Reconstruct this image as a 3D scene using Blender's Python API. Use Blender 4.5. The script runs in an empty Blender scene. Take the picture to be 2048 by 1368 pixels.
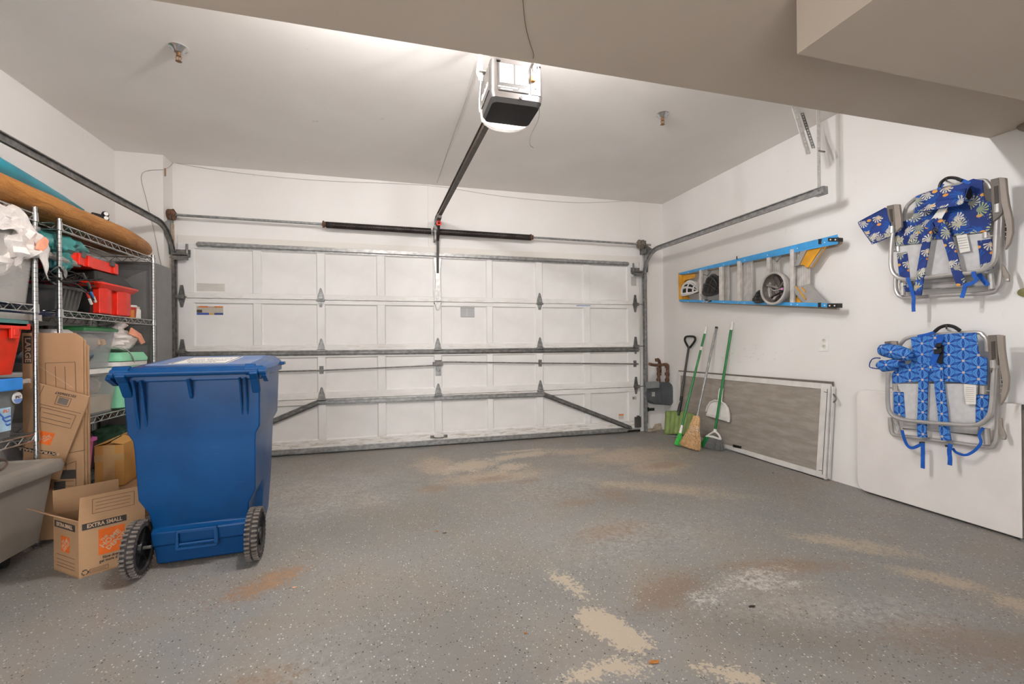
# Garage interior, built in metres.  X runs along the garage door (left to right),
# Y runs from the camera towards the door, Z is up.
import bpy, math, random
from mathutils import Vector, Matrix, noise
random.seed(7)
SC = bpy.context.scene
COL = SC.collection
PI = math.pi
V = Vector

# ---------------------------------------------------------------- camera, light, exposure
F_PX, YAW, HOR, ROLL, CAMZ = 900.72, 0.2692, 689.27, -0.0099, 1.0838
cd = bpy.data.cameras.new('camera')
cam = bpy.data.objects.new('camera', cd)
COL.objects.link(cam)
cd.sensor_width = 36.0
cd.lens = F_PX / 2048 * 36.0
cd.shift_y = (HOR - 684.0) / 2048.0
cd.clip_start = 0.02
cam.location = (0, 0, CAMZ)
_F = V((math.sin(YAW), math.cos(YAW), 0)); _R = V((math.cos(YAW), -math.sin(YAW), 0)); _U = V((0, 0, 1))
_c, _s = math.cos(ROLL), math.sin(ROLL)
_r2 = _R * _c + _U * _s
_u2 = _U * _c - _R * _s
cam.matrix_world = Matrix.Translation((0, 0, CAMZ)) @ Matrix((_r2, _u2, -_F)).transposed().to_4x4()
SC.camera = cam

SC.view_settings.view_transform = 'Standard'
SC.view_settings.look = 'None'
SC.view_settings.gamma = 1.0
SC.view_settings.use_curve_mapping = False
SC.view_settings.exposure = 0.20
BULB_STRENGTH = 1900.0      # inferred left ceiling bulb and added right fill bulb, hidden by the soffit
LAMP_STRENGTH = 40.0       # lamp inside the opener's ribbed lens
WORLD_STRENGTH = 4.6      # soft fill entering through the unseen rear, left partly open for it
world = bpy.data.worlds.new('world')
SC.world = world
world.use_nodes = True
world.node_tree.nodes['Background'].inputs[0].default_value = (0.97, 0.985, 1.0, 1)
world.node_tree.nodes['Background'].inputs[1].default_value = WORLD_STRENGTH

# ---------------------------------------------------------------- surveying helper
def P(px, py, ax, v):
    """Point of the room plane ax=v seen at photo position (px, py)."""
    u = (px - 1024) / F_PX; w = -(py - HOR) / F_PX
    u, w = _c * u - _s * w, _s * u + _c * w
    d = _F + _R * u + _U * w
    o = V((0, 0, CAMZ)); i = 'XYZ'.index(ax)
    return o + d * ((v - o[i]) / d[i])

# ---------------------------------------------------------------- materials
def C(h):
    h = h.lstrip('#')
    r = []
    for i in (0, 2, 4):
        s = int(h[i:i + 2], 16) / 255
        r.append(s / 12.92 if s <= 0.04045 else ((s + 0.055) / 1.055) ** 2.4)
    return (*r, 1)

class E:
    """a shader socket with arithmetic"""
    def __init__(s, nt, so): s.nt = nt; s.s = so
    def _m(s, op, *a):
        n = s.nt.nodes.new('ShaderNodeMath'); n.operation = op
        for i, x in enumerate((s,) + a):
            if isinstance(x, E): s.nt.links.new(x.s, n.inputs[i])
            else: n.inputs[i].default_value = x
        return E(s.nt, n.outputs[0])
    def __add__(s, o): return s._m('ADD', o)
    __radd__ = __add__
    def __sub__(s, o): return s._m('SUBTRACT', o)
    def __rsub__(s, o): return (s * -1) + o
    def __mul__(s, o): return s._m('MULTIPLY', o)
    __rmul__ = __mul__
    def __truediv__(s, o): return s._m('DIVIDE', o)
    def f(s, op, *a): return s._m(op, *a)
    def step(s, lo, hi):
        n = s.nt.nodes.new('ShaderNodeMapRange'); n.interpolation_type = 'SMOOTHSTEP'
        s.nt.links.new(s.s, n.inputs[0]); n.inputs[1].default_value = lo; n.inputs[2].default_value = hi
        return E(s.nt, n.outputs[0])

class Mat:
    def __init__(s, name, rough=0.5, metal=0.0):
        s.m = bpy.data.materials.new(name); s.m.use_nodes = True; s.nt = s.m.node_tree
        s.b = s.nt.nodes['Principled BSDF']; s.b.inputs['Roughness'].default_value = rough
        s.b.inputs['Metallic'].default_value = metal
        tc = s.nt.nodes.new('ShaderNodeTexCoord'); s.obj = tc.outputs['Object']
    def xyz(s, sock=None):
        n = s.nt.nodes.new('ShaderNodeSeparateXYZ'); s.nt.links.new(sock or s.obj, n.inputs[0])
        return [E(s.nt, o) for o in n.outputs]
    def comb(s, x, y, z=0.0):
        n = s.nt.nodes.new('ShaderNodeCombineXYZ')
        for i, a in enumerate((x, y, z)):
            if isinstance(a, E): s.nt.links.new(a.s, n.inputs[i])
            else: n.inputs[i].default_value = a
        return n.outputs[0]
    def noise(s, scale, detail=3, vec=None, rough=0.5, dist=0.0):
        n = s.nt.nodes.new('ShaderNodeTexNoise'); n.inputs['Scale'].default_value = scale
        n.inputs['Detail'].default_value = detail; n.inputs['Roughness'].default_value = rough
        n.inputs['Distortion'].default_value = dist
        s.nt.links.new(vec or s.obj, n.inputs['Vector'])
        return E(s.nt, n.outputs['Fac'])
    def voro(s, scale, vec=None, dim='3D', rnd=1.0):
        n = s.nt.nodes.new('ShaderNodeTexVoronoi'); n.voronoi_dimensions = dim
        n.inputs['Scale'].default_value = scale; n.inputs['Randomness'].default_value = rnd
        s.nt.links.new(vec or s.obj, n.inputs['Vector'])
        return n
    def mix(s, fac, a, b):
        n = s.nt.nodes.new('ShaderNodeMix'); n.data_type = 'RGBA'
        ins = [i for i in n.inputs if i.type == 'RGBA']
        if isinstance(fac, E): s.nt.links.new(fac.s, n.inputs[0])
        else: n.inputs[0].default_value = fac
        for so, x in zip(ins, (a, b)):
            if isinstance(x, str): so.default_value = C(x)
            elif isinstance(x, tuple): so.default_value = x
            else: s.nt.links.new(x, so)
        return [o for o in n.outputs if o.type == 'RGBA'][0]
    def color(s, c):
        if isinstance(c, str): s.b.inputs['Base Color'].default_value = C(c)
        else: s.nt.links.new(c, s.b.inputs['Base Color'])
        return s
    def rough(s, e): s.nt.links.new(e.s, s.b.inputs['Roughness']); return s
    def bump(s, e, strength=0.2, dist=0.002):
        n = s.nt.nodes.new('ShaderNodeBump'); n.inputs['Strength'].default_value = strength
        n.inputs['Distance'].default_value = dist
        s.nt.links.new(e.s, n.inputs['Height']); s.nt.links.new(n.outputs[0], s.b.inputs['Normal'])
        return s

def plain(name, c, rough=0.5, metal=0.0, var=0.12, scale=12, bump=0.0, bscale=60):
    m = Mat(name, rough, metal)
    r, g, b, _ = C(c)
    n = m.noise(scale, 3)
    m.color(m.mix(n.step(0.3, 0.75), (r * (1 - var), g * (1 - var), b * (1 - var), 1),
                  (min(1, r * (1 + var)), min(1, g * (1 + var)), min(1, b * (1 + var)), 1)))
    if bump: m.bump(m.noise(bscale, 2), bump)
    return m.m

def emitter(name, c, strength):
    m = Mat(name); m.color('#ffffff')
    m.b.inputs['Emission Color'].default_value = C(c); m.b.inputs['Emission Strength'].default_value = strength
    return m.m

def clear(name, c, alpha, rough=0.25):
    """milky see-through plastic"""
    m = Mat(name, rough); m.color(c)
    tr = m.nt.nodes.new('ShaderNodeBsdfTransparent'); mx = m.nt.nodes.new('ShaderNodeMixShader')
    tr.inputs[0].default_value = (0.95, 0.95, 0.95, 1)
    n = m.noise(5, 2)
    mx_f = n * 0.25 + (alpha - 0.12)
    m.nt.links.new(mx_f.s, mx.inputs[0])
    m.nt.links.new(tr.outputs[0], mx.inputs[1]); m.nt.links.new(m.b.outputs[0], mx.inputs[2])
    m.nt.links.new(mx.outputs[0], m.nt.nodes['Material Output'].inputs['Surface'])
    return m.m

# ---------------------------------------------------------------- mesh builder
class MB:
    def __init__(s): s.v = []; s.f = []
    def add(s, vs, fs):
        o = len(s.v); s.v += [V(p) for p in vs]; s.f += [[i + o for i in f] for f in fs]; return s
    def box(s, x0, x1, y0, y1, z0, z1):
        return s.add([(x, y, z) for x in (x0, x1) for y in (y0, y1) for z in (z0, z1)],
                     [(0, 1, 3, 2), (4, 6, 7, 5), (0, 4, 5, 1), (2, 3, 7, 6), (0, 2, 6, 4), (1, 5, 7, 3)])
    def bar(s, p, q, w, h, up=(0, 0, 1)):
        p, q = V(p), V(q); t = (q - p).normalized(); up = V(up)
        a = t.cross(up)
        if a.length < 1e-4: a = t.cross(V((1, 0, 0)))
        a.normalize(); b = a.cross(t).normalized()
        vs = [o + a * (i * w / 2) + b * (j * h / 2) for o in (p, q) for i in (-1, 1) for j in (-1, 1)]
        return s.add(vs, [(0, 1, 3, 2), (4, 6, 7, 5), (0, 4, 5, 1), (2, 3, 7, 6), (0, 2, 6, 4), (1, 5, 7, 3)])
    def loft(s, rings, cap=True, closed=False):
        n = len(rings[0]); vs = [p for r in rings for p in r]; fs = []
        k = len(rings)
        for i in range(k if closed else k - 1):
            a, b = i * n, ((i + 1) % k) * n
            for j in range(n): fs.append((a + j, a + (j + 1) % n, b + (j + 1) % n, b + j))
        if cap and not closed: fs.append(tuple(range(n))[::-1]); fs.append(tuple(range((k - 1) * n, k * n)))
        return s.add(vs, fs)
    def tube(s, pts, r, n=8, closed=False, cap=True, flat=1.0, up=None):
        pts = [V(p) for p in pts]; k = len(pts)
        rs = r if isinstance(r, (list, tuple)) else [r] * k
        rings = []; nv = None
        for i, p in enumerate(pts):
            a = pts[i - 1] if (i > 0 or closed) else p
            b = pts[(i + 1) % k] if (i < k - 1 or closed) else p
            t = (b - a).normalized()
            if nv is None:
                nv = V(up) if up else (V((0, 0, 1)) if abs(t.z) < 0.9 else V((1, 0, 0)))
            nv = (nv - t * nv.dot(t))
            if nv.length < 1e-5: nv = t.orthogonal()
            nv.normalize(); bv = t.cross(nv)
            rings.append([p + (nv * math.cos(2 * PI * j / n) * flat + bv * math.sin(2 * PI * j / n)) * rs[i] for j in range(n)])
        return s.loft(rings, cap, closed)
    def cyl(s, p, q, r, n=16, r2=None): return s.tube([p, q], [r, r if r2 is None else r2], n)
    def lathe(s, prof, o, ax=(0, 0, 1), n=24, cap=False):
        ax = V(ax).normalized(); a = ax.orthogonal().normalized(); b = ax.cross(a); o = V(o)
        return s.loft([[o + ax * h + (a * math.cos(2 * PI * j / n) + b * math.sin(2 * PI * j / n)) * max(r, 1e-4) for j in range(n)] for r, h in prof], cap)
    def prism(s, poly, vec):
        poly = [V(p) for p in poly]; vec = V(vec); n = len(poly)
        s.add(poly + [p + vec for p in poly], [tuple(range(n))[::-1], tuple(range(n, 2 * n))] +
              [(i, (i + 1) % n, n + (i + 1) % n, n + i) for i in range(n)])
        return s
    def grid(s, fn, nu, nv):
        vs = [fn(i / nu, j / nv) for i in range(nu + 1) for j in range(nv + 1)]
        return s.add(vs, [(i * (nv + 1) + j, (i + 1) * (nv + 1) + j, (i + 1) * (nv + 1) + j + 1, i * (nv + 1) + j + 1)
                          for i in range(nu) for j in range(nv)])
    def sweep(s, prof, path, bx):
        """profile (a, b): a along the fixed axis bx, b along the in-plane normal"""
        path = [V(p) for p in path]; bx = V(bx).normalized(); rings = []
        for i, p in enumerate(path):
            t = (path[min(i + 1, len(path) - 1)] - path[max(i - 1, 0)]).normalized()
            nn = bx.cross(t).normalized()
            rings.append([p + bx * a + nn * b for a, b in prof])
        return s.loft(rings)
    def blob(s, c, rad, amp=0.15, freq=6, seed=0, nu=24, nv=14, fold=True):
        c = V(c); sd = V((seed * 3.7, seed * 1.3, seed * 2.1))
        def fn(a, b):
            th = a * 2 * PI; ph = (b - 0.5) * PI
            d = V((math.cos(th) * math.cos(ph), math.sin(th) * math.cos(ph), math.sin(ph)))
            k = noise.noise(d * freq * 0.35 + sd)
            if fold: k = 1 - 2 * abs(k) + 0.5 * noise.noise(d * freq + sd)
            d = d * (1 + amp * (k - 0.3))
            return (c.x + d.x * rad[0], c.y + d.y * rad[1], c.z + d.z * rad[2])
        return s.grid(fn, nu, nv)

def obj(name, mb, mat, parent=None, smooth=False, bevel=0.0, thick=0.0, sub=0, label=None, kind=None, cat=None, group=None, angle=35):
    lo = V([min(p[i] for p in mb.v) for i in range(3)]); hi = V([max(p[i] for p in mb.v) for i in range(3)])
    c = (lo + hi) / 2
    me = bpy.data.meshes.new(name)
    me.from_pydata([tuple(p - c) for p in mb.v], [], [tuple(f) for f in mb.f])
    me.validate(); me.update()
    import bmesh
    bm = bmesh.new(); bm.from_mesh(me)
    bmesh.ops.remove_doubles(bm, verts=bm.verts, dist=1e-5)
    bmesh.ops.recalc_face_normals(bm, faces=bm.faces); bm.to_mesh(me); bm.free()
    me.materials.append(mat)
    o = bpy.data.objects.new(name, me); COL.objects.link(o); o.location = c
    if parent is not None:
        o.parent = parent; o.matrix_parent_inverse = WM[parent.name].inverted()
    WM[o.name] = Matrix.Translation(c)
    if smooth:
        for p in me.polygons: p.use_smooth = True
        me.set_sharp_from_angle(angle=math.radians(angle))
    if thick:
        m = o.modifiers.new('solid', 'SOLIDIFY'); m.thickness = thick; m.offset = 0
    if bevel:
        m = o.modifiers.new('bevel', 'BEVEL'); m.width = bevel; m.segments = 2; m.limit_method = 'ANGLE'; m.angle_limit = math.radians(40)
    if sub:
        m = o.modifiers.new('sub', 'SUBSURF'); m.levels = sub; m.render_levels = sub
    if label: o['label'] = label
    if kind: o['kind'] = kind
    if cat: o['category'] = cat
    if group: o['group'] = group
    return o
WM = {}
def thing(name, label, cat, loc=(0, 0, 0), group=None, kind=None):
    o = bpy.data.objects.new(name, None); COL.objects.link(o); o.location = loc
    o.empty_display_size = 0.1
    WM[o.name] = Matrix.Translation(loc)
    if label: o['label'] = label
    if cat: o['category'] = cat
    if group: o['group'] = group
    if kind: o['kind'] = kind
    return o
def place(root, m):
    """turn and move a finished thing (built around its own origin) into the room"""
    root.matrix_world = m @ WM[root.name]
def dup(o, mw=None, parent=None, label=None):
    """copy a thing with its parts and sub-parts"""
    c = o.copy(); COL.objects.link(c)
    if parent is not None: c.parent = parent
    if mw is not None: c.matrix_world = mw
    if label: c['label'] = label
    for ch in list(o.children): dup(ch, parent=c)
    return c

def text(name, body, size, loc, xd, up, mat, parent, align='CENTER', bold=0.0, ex=0.0004, stretch=1.0, label=None):
    cu = bpy.data.curves.new('lettering', 'FONT'); cu.body = body; cu.size = size
    cu.align_x = align; cu.align_y = 'CENTER'; cu.extrude = ex; cu.offset = bold; cu.resolution_u = 2
    cu.space_line = 0.85
    t = bpy.data.objects.new('tmp', cu)
    COL.objects.link(t)
    dg = bpy.context.evaluated_depsgraph_get()
    me = bpy.data.meshes.new_from_object(t.evaluated_get(dg))
    bpy.data.objects.remove(t); bpy.data.curves.remove(cu)
    xd = V(xd).normalized(); up = V(up); up = (up - xd * up.dot(xd)).normalized(); nz = xd.cross(up)
    R = Matrix((xd * stretch, up, nz)).transposed().to_4x4()
    me.transform(R)
    me.materials.clear(); me.materials.append(mat)
    o = bpy.data.objects.new(name, me); COL.objects.link(o); o.location = loc
    if parent is not None:
        o.parent = parent; o.matrix_parent_inverse = WM[parent.name].inverted()
    WM[o.name] = Matrix.Translation(loc)
    if label: o['label'] = label
    return o

def arc(c, r, a0, a1, n, ax='YZ'):
    out = []
    for i in range(n + 1):
        a = a0 + (a1 - a0) * i / n; q = [0, 0, 0]
        q['XYZ'.index(ax[0])] = r * math.cos(a); q['XYZ'.index(ax[1])] = r * math.sin(a)
        out.append(V(c) + V(q))
    return out
def smooth_path(pts, k=6):
    """Catmull-Rom through the points"""
    pts = [V(p) for p in pts]; out = []
    for i in range(len(pts) - 1):
        p0 = pts[max(i - 1, 0)]; p1 = pts[i]; p2 = pts[i + 1]; p3 = pts[min(i + 2, len(pts) - 1)]
        for j in range(k):
            t = j / k
            out.append(0.5 * ((2 * p1) + (p2 - p0) * t + (2 * p0 - 5 * p1 + 4 * p2 - p3) * t * t + (3 * p1 - p0 - 3 * p2 + p3) * t ** 3))
    out.append(pts[-1]); return out
def rrect(cx, cy, hx, hy, r, z, n=4):
    out = []
    for sx, sy, a in ((1, 1, 0), (-1, 1, PI / 2), (-1, -1, PI), (1, -1, 3 * PI / 2)):
        for i in range(n + 1):
            t = a + i / n * PI / 2
            out.append(V((cx + sx * (hx - r) + r * math.cos(t), cy + sy * (hy - r) + r * math.sin(t), z)))
    return out

# room measures
XL, XR, YD, ZC = -2.305, 3.337, 4.94, 2.827
Y_PIER, X_PIER = 4.752, -1.94
Y_SOF, Z_SOF = 1.758, 2.24
Y_BACK = -1.6
# ---------------------------------------------------------------- shared materials
def wall_mat(name, c, streak=0.0):
    m = Mat(name, 0.62)
    n = m.noise(1.1, 4); s = m.noise(9, 4, rough=0.7)
    r, g, b, _ = C(c)
    col = m.mix(n.step(0.35, 0.7), (r * 0.94, g * 0.93, b * 0.92, 1), (r, g, b, 1))
    col = m.mix(s.step(0.66, 0.8) * 0.25, col, '#9c9184')
    m.color(col); m.bump(m.noise(140, 2), 0.12, 0.001)
    return m
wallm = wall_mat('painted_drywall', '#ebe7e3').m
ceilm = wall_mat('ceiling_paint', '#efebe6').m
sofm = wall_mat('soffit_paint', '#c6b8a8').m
# right wall carries scuffs of its own
wr = wall_mat('painted_drywall_scuffed', '#edeae6')
x, y, z = wr.xyz()
def scuff(my, mz, ry, rz, sc, th):
    d = (((y - my) / ry).f('POWER', 2.0) + ((z - mz) / rz).f('POWER', 2.0)).step(1.0, 0.15)
    n = wr.noise(sc, 5, wr.comb(x, y * 0.5 + z * 0.35, z), 0.75)
    return d * n.step(th - .02, th + 0.12)
oc_y = (Y_BACK + YD) / 2; oc_z = ZC / 2
sc1 = scuff(3.45 - oc_y, 0.98 - oc_z, 0.55, 0.12, 26, 0.6) + scuff(2.0 - oc_y, 0.35 - oc_z, 0.7, 0.25, 40, 0.68)
wr.color(wr.mix(sc1 * 0.5, wr.b.inputs['Base Color'].links[0].from_socket, '#6b625a'))
wallrm = wr.m

galv = plain('galvanized_steel', '#969593', 0.38, 0.4, 0.25, 30)
galv_dark = plain('weathered_steel', '#74716d', 0.42, 0.35, 0.35, 25)
galv_lite = plain('bright_zinc', '#bbb9b5', 0.35, 0.4, 0.2, 30)
chrome = plain('chrome_wire', '#c4c4c2', 0.22, 0.95, 0.1, 20)
black = plain('black_plastic', '#1b1a19', 0.45, 0, 0.2)
darkg = plain('dark_grey_plastic', '#4a4846', 0.5, 0, 0.15)
whitep = plain('white_plastic', '#e9e6e0', 0.4, 0, 0.05)
redp = plain('red_plastic', '#d8260f', 0.38, 0, 0.12)
mint = plain('mint_plastic', '#8fdcb0', 0.35, 0, 0.06)
brownrail = plain('brown_painted_rail', '#4a4038', 0.5, 0.2, 0.3, 14)
rust = plain('rusty_pipe', '#6f4f3c', 0.75, 0.2, 0.45, 40, 0.4)
def cardboard(name, c):
    m = Mat(name, 0.85)
    x, y, z = m.xyz()
    n = m.noise(4, 4); f = m.noise(60, 3, m.comb(x * 0.3, y * 0.3, z * 3))
    r, g, b, _ = C(c)
    col = m.mix(n.step(0.3, 0.7), (r * .86, g * .84, b * .82, 1), (r, g, b, 1))
    col = m.mix(f.step(0.55, 0.75) * 0.18, col, (r * .6, g * .55, b * .5, 1))
    m.color(col); m.bump(f, 0.25, 0.001)
    return m.m
card = cardboard('kraft_cardboard', '#b08a66')
card2 = cardboard('yellowish_cardboard', '#c08d4a')
ink = plain('dark_print_ink', '#3a3531', 0.8, 0, 0.25)
inkb = plain('brown_print_line', '#5d4330', 0.8, 0, 0.2)
orange = plain('orange_print_ink', '#dd6518', 0.75, 0, 0.12)
kraft_ink = plain('kraft_print', '#c2a184', 0.85, 0, 0.1)

# ---------------------------------------------------------------- floor
fm = Mat('grey_epoxy_floor', 0.45)
X, Y, Z = fm.xyz()
OX, OY = (XL + XR) / 2, (Y_BACK + YD + .35) / 2      # the floor object's own centre
n1 = fm.noise(1.3, 5, rough=0.6); n2 = fm.noise(7, 6, rough=0.7); n3 = fm.noise(38, 4, rough=0.75); n4 = fm.noise(2.6, 5, dist=0.6)
n5 = fm.noise(90, 2)
def bl(cx, cy, rx, ry, rot=0, edge=0.35, nz=1.2, hard=True):
    dx = X - (cx - OX); dy = Y - (cy - OY); c, s = math.cos(rot), math.sin(rot)
    a = (dx * c + dy * s) / rx; b = (dy * c - dx * s) / ry
    r = (a * a + b * b).f('SQRT') + (n2 - 0.5) * (nz * 1.1) + (n3 - 0.5) * (nz * 1.5) + (n5 - 0.5) * (nz * 1.5)
    return r.step(1 + edge / 2, 1 - edge / 2)
def mx(l):
    o = l[0]
    for q in l[1:]: o = o.f('MAXIMUM', q)
    return o
peel = mx([bl(.79, 1.60, .115, .08, -1.107, .12, .8), bl(.83, 1.50, .11, .07, -1.0, .12, .9), bl(.78, 1.90, .11, .042, -1.35, .5, 2.2), bl(.74, 1.365, .09, .035, -.3, .5, 2.6),
           bl(.60, 1.36, .08, .03, .1, .5, 2.8), bl(1.26, 4.22, .34, .09, .25, .12, 2.0), bl(1.30, 4.40, .22, .04, 0, .15, 2.2),
           bl(.72, 4.00, .22, .16, .4, .4, 1.6), bl(1.05, 3.85, .16, .1, .4, .5, 2.), bl(1.08, 1.22, .09, .03, -.7, .5, 2.8)])
tan = n3.step(.30, .54) * mx([bl(2.28, 3.90, .50, .26, .15, .9, 1.3), bl(2.30, 3.47, .32, .20, .3, .7, 1.2), bl(1.85, 4.2, .3, .12, 0, .8, 1.6),
          bl(.82, 3.62, .42, .16, .1, .8, 1.5), bl(.42, 4.1, .18, .30, .2, .9, 1.5), bl(2.36, 1.85, .26, .08, -.75, .9, 1.8),
          bl(2.42, 1.45, .20, .06, -.9, .9, 1.8), bl(2.5, 1.2, .14, .08, -.8, .9, 1.8), bl(1.95, 2.95, .5, .1, -.6, 1.2, 2.4)])
rusty = mx([bl(2.37, 3.50, .20, .09, .1, .9, 1.2), bl(.80, 3.56, .16, .06, .1, .9, 1.3), bl(1.05, 3.42, .12, .04, .1, 1., 1.3), bl(.32, 3.45, .12, .09, 0, 1, 1.2),
            bl(-.59, 2.25, .13, .07, .5, .5, 2.2), bl(-.50, 2.36, .12, .05, .3, .9, 2.2), bl(1.25, 2.85, .14, .06, 0, 1.2, 1.6), bl(1.55, 2.93, .12, .16, 0, 1.2, 1.6),
            bl(1.88, 1.74, .26, .06, -.25, 1., 1.6), bl(1.18, 1.72, .2, .08, .4, 1.2, 1.8), bl(-.42, 1.62, .1, .05, .3, 1.2, 2.4), bl(-.55, 1.35, .06, .04, 0, .8, 2.2),
            bl(1.2, 2.35, .22, .08, .2, 1.4, 1.6), bl(2.1, 1.05, .35, .12, -.6, 1.3, 1.5)])
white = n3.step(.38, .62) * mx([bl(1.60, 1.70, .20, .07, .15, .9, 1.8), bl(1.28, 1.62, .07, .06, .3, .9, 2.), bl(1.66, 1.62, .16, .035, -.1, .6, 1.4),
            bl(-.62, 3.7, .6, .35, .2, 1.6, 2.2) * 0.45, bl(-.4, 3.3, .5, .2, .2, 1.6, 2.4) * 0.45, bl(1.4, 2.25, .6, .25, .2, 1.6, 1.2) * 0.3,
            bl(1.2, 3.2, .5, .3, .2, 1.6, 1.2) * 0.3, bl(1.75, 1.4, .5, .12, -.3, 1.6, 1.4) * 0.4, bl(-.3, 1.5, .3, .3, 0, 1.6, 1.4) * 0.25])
damp_and_shade = mx([bl(.15, 2.9, .75, .35, .3, 1.6, .9), bl(.2, 1.55, .35, .5, 0, 1.6, 1.0), bl(1.42, 1.36, .40, .14, -.55, 1.3, .8), bl(1.4, 3.0, .9, .25, -.1, 1.8, 1.2) * .5,
           bl(1.15, 1.66, .35, .08, .3, 1.4, 1.4), bl(.6, 1.9, .25, .5, 0.2, 1.8, 1.6) * .6])
base = fm.mix(n1.step(0.35, 0.68), '#81807c', '#8c8883')
base = fm.mix(n4.step(0.42, 0.7) * 0.55, base, '#8a7d6f')
base = fm.mix(damp_and_shade * 0.42, base, '#6b665f')  # opener's shadow on the floor painted in, with one real damp patch
def flecks(scale, lo, hi, thr, colr, seed):
    global base
    v = fm.voro(scale, fm.comb(X * 1.0 + seed, Y * 0.75 + seed, 0.0), '2D')
    sep = fm.nt.nodes.new('ShaderNodeSeparateColor'); fm.nt.links.new(v.outputs['Color'], sep.inputs[0])
    k = E(fm.nt, sep.outputs[0]); sz = E(fm.nt, sep.outputs[1])
    d = E(fm.nt, v.outputs['Distance'])
    m = (d - sz * thr).step(0.03, -0.03) * k.f('GREATER_THAN', lo) * k.f('LESS_THAN', hi)
    base = fm.mix(m * 0.9, base, colr)
flecks(82, 0.0, 0.14, 0.27, '#cfc9c0', 3.0)
flecks(82, 0.86, 0.96, 0.26, '#25221f', 11.0)
flecks(150, 0.0, 0.10, 0.34, '#b9b2a8', 23.0)
flecks(150, 0.92, 1.0, 0.34, '#3a3632', 31.0)
base = fm.mix(tan * 0.78, base, '#b5a28a')
base = fm.mix(rusty * 0.5, base, '#80664f')
rust2 = mx([bl(-.57, 2.27, .13, .06, .55, .5, 1.8), bl(-.48, 2.36, .10, .04, .4, .6, 2.0)]) * n3.step(.35, .55)
base = fm.mix(rust2 * 0.7, base, '#a27a54')
base = fm.mix(white * 0.75, base, '#cdc8c0')  # worn white marks, with pale lamp-light blotches painted in
base = fm.mix(peel * 0.85, base, '#bbac97')
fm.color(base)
fm.rough(n2 * 0.25 + 0.38)
fm.bump(n3 + peel * -1.0, 0.18, 0.002)
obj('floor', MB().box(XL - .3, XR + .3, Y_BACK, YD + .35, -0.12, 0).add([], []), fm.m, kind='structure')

# ---------------------------------------------------------------- room shell
T = 0.12
obj('wall_left', MB().box(XL - T, XL, Y_BACK, YD + T, 0, ZC), wallm, kind='structure')
obj('wall_right', MB().box(XR, XR + T, Y_BACK, YD, 0, ZC), wallrm, kind='structure')
wb = MB()
wb.box(X_PIER, XR + T, YD, YD + T, 2.09, ZC); wb.box(2.99, XR + T, YD, YD + T, 0, 2.09)
wb.box(X_PIER, -1.90, YD, YD + T, 0, 2.09)
obj('wall_back', wb, wallm, kind='structure')
obj('wall_rear_baffle', MB().box(.75, XR + T, Y_BACK - T, Y_BACK, 0, ZC), wallm, kind='structure')  # unseen partial wall, added so the fill comes from the left
obj('wall_pier', MB().box(XL, X_PIER, Y_PIER, YD + T, 0, ZC), wallm, kind='structure')
obj('ceiling', MB().box(XL - T, XR + T, Y_SOF, YD + T, ZC, ZC + .1), ceilm, kind='structure')
# dropped soffit in front of the camera and the stair bulkhead hanging below it
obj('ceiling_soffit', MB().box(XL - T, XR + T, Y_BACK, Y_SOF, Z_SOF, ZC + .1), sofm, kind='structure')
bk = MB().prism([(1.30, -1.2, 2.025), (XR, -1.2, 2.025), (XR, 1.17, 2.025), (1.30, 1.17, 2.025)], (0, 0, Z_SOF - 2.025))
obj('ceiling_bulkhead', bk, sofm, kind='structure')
# header boards round the door opening
trimm = wall_mat('trim_paint', '#e4ded6').m
obj('trim_1', MB().box(-1.90, 3.0, YD - .012, YD, 2.075, 2.15), trimm, kind='structure')
obj('trim_2', MB().box(0.432, 0.440, YD - .004, YD, 2.15, ZC).box(3.015, 3.02, YD - .004, YD, 2.15, ZC), trimm, kind='structure')
obj('trim_3', MB().box(X_PIER, X_PIER + .010, YD - .07, YD, 0.0, 2.25), plain('bare_wood_jamb', '#b3a18d', .8, 0, .3, 20), kind='structure')

# ---------------------------------------------------------------- garage door
dm = Mat('white_door_paint', 0.5)
x, y, z = dm.xyz(dm.nt.nodes.new('ShaderNodeNewGeometry').outputs['Position'])
nn = dm.noise(3, 4); st = dm.noise(14, 5, dm.comb(x * 0.6, y, z * 3.5), 0.7)
col = dm.mix(nn.step(.3, .7), '#dedbd7', '#e9e6e2')
def band(zc, w, k):
    return ((z - zc).f('ABSOLUTE')).step(w, 0.0) * k
dirt = (band(.09, .10, 1.0) + band(.55, .06, .5) + band(1.06, .06, .55) + band(1.56, .06, .45)) * st.step(.46, .66)
col = dm.mix(dirt.f('MINIMUM', 1.0) * .65, col, '#a8926f')
dm.color(col); dm.bump(dm.noise(60, 3), .1, .001)
doorm = dm.m
door = thing('door_1', 'white panelled garage door in four sections with steel struts and hinges', None, (.543, YD, 0), kind='structure')
PX = [(-1.77, -1.265), (-1.194, -.684), (-.613, -.101), (-.025, .485), (.561, 1.071), (1.134, 1.648), (1.727, 2.247), (2.325, 2.831)]
DZ = [(0.045, .547, .135, .495), (.551, 1.037, .62, .975), (1.041, 1.553, 1.10, 1.512), (1.557, 2.075, 1.605, 2.03)]
DF = 4.918          # inner face of the door
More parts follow.
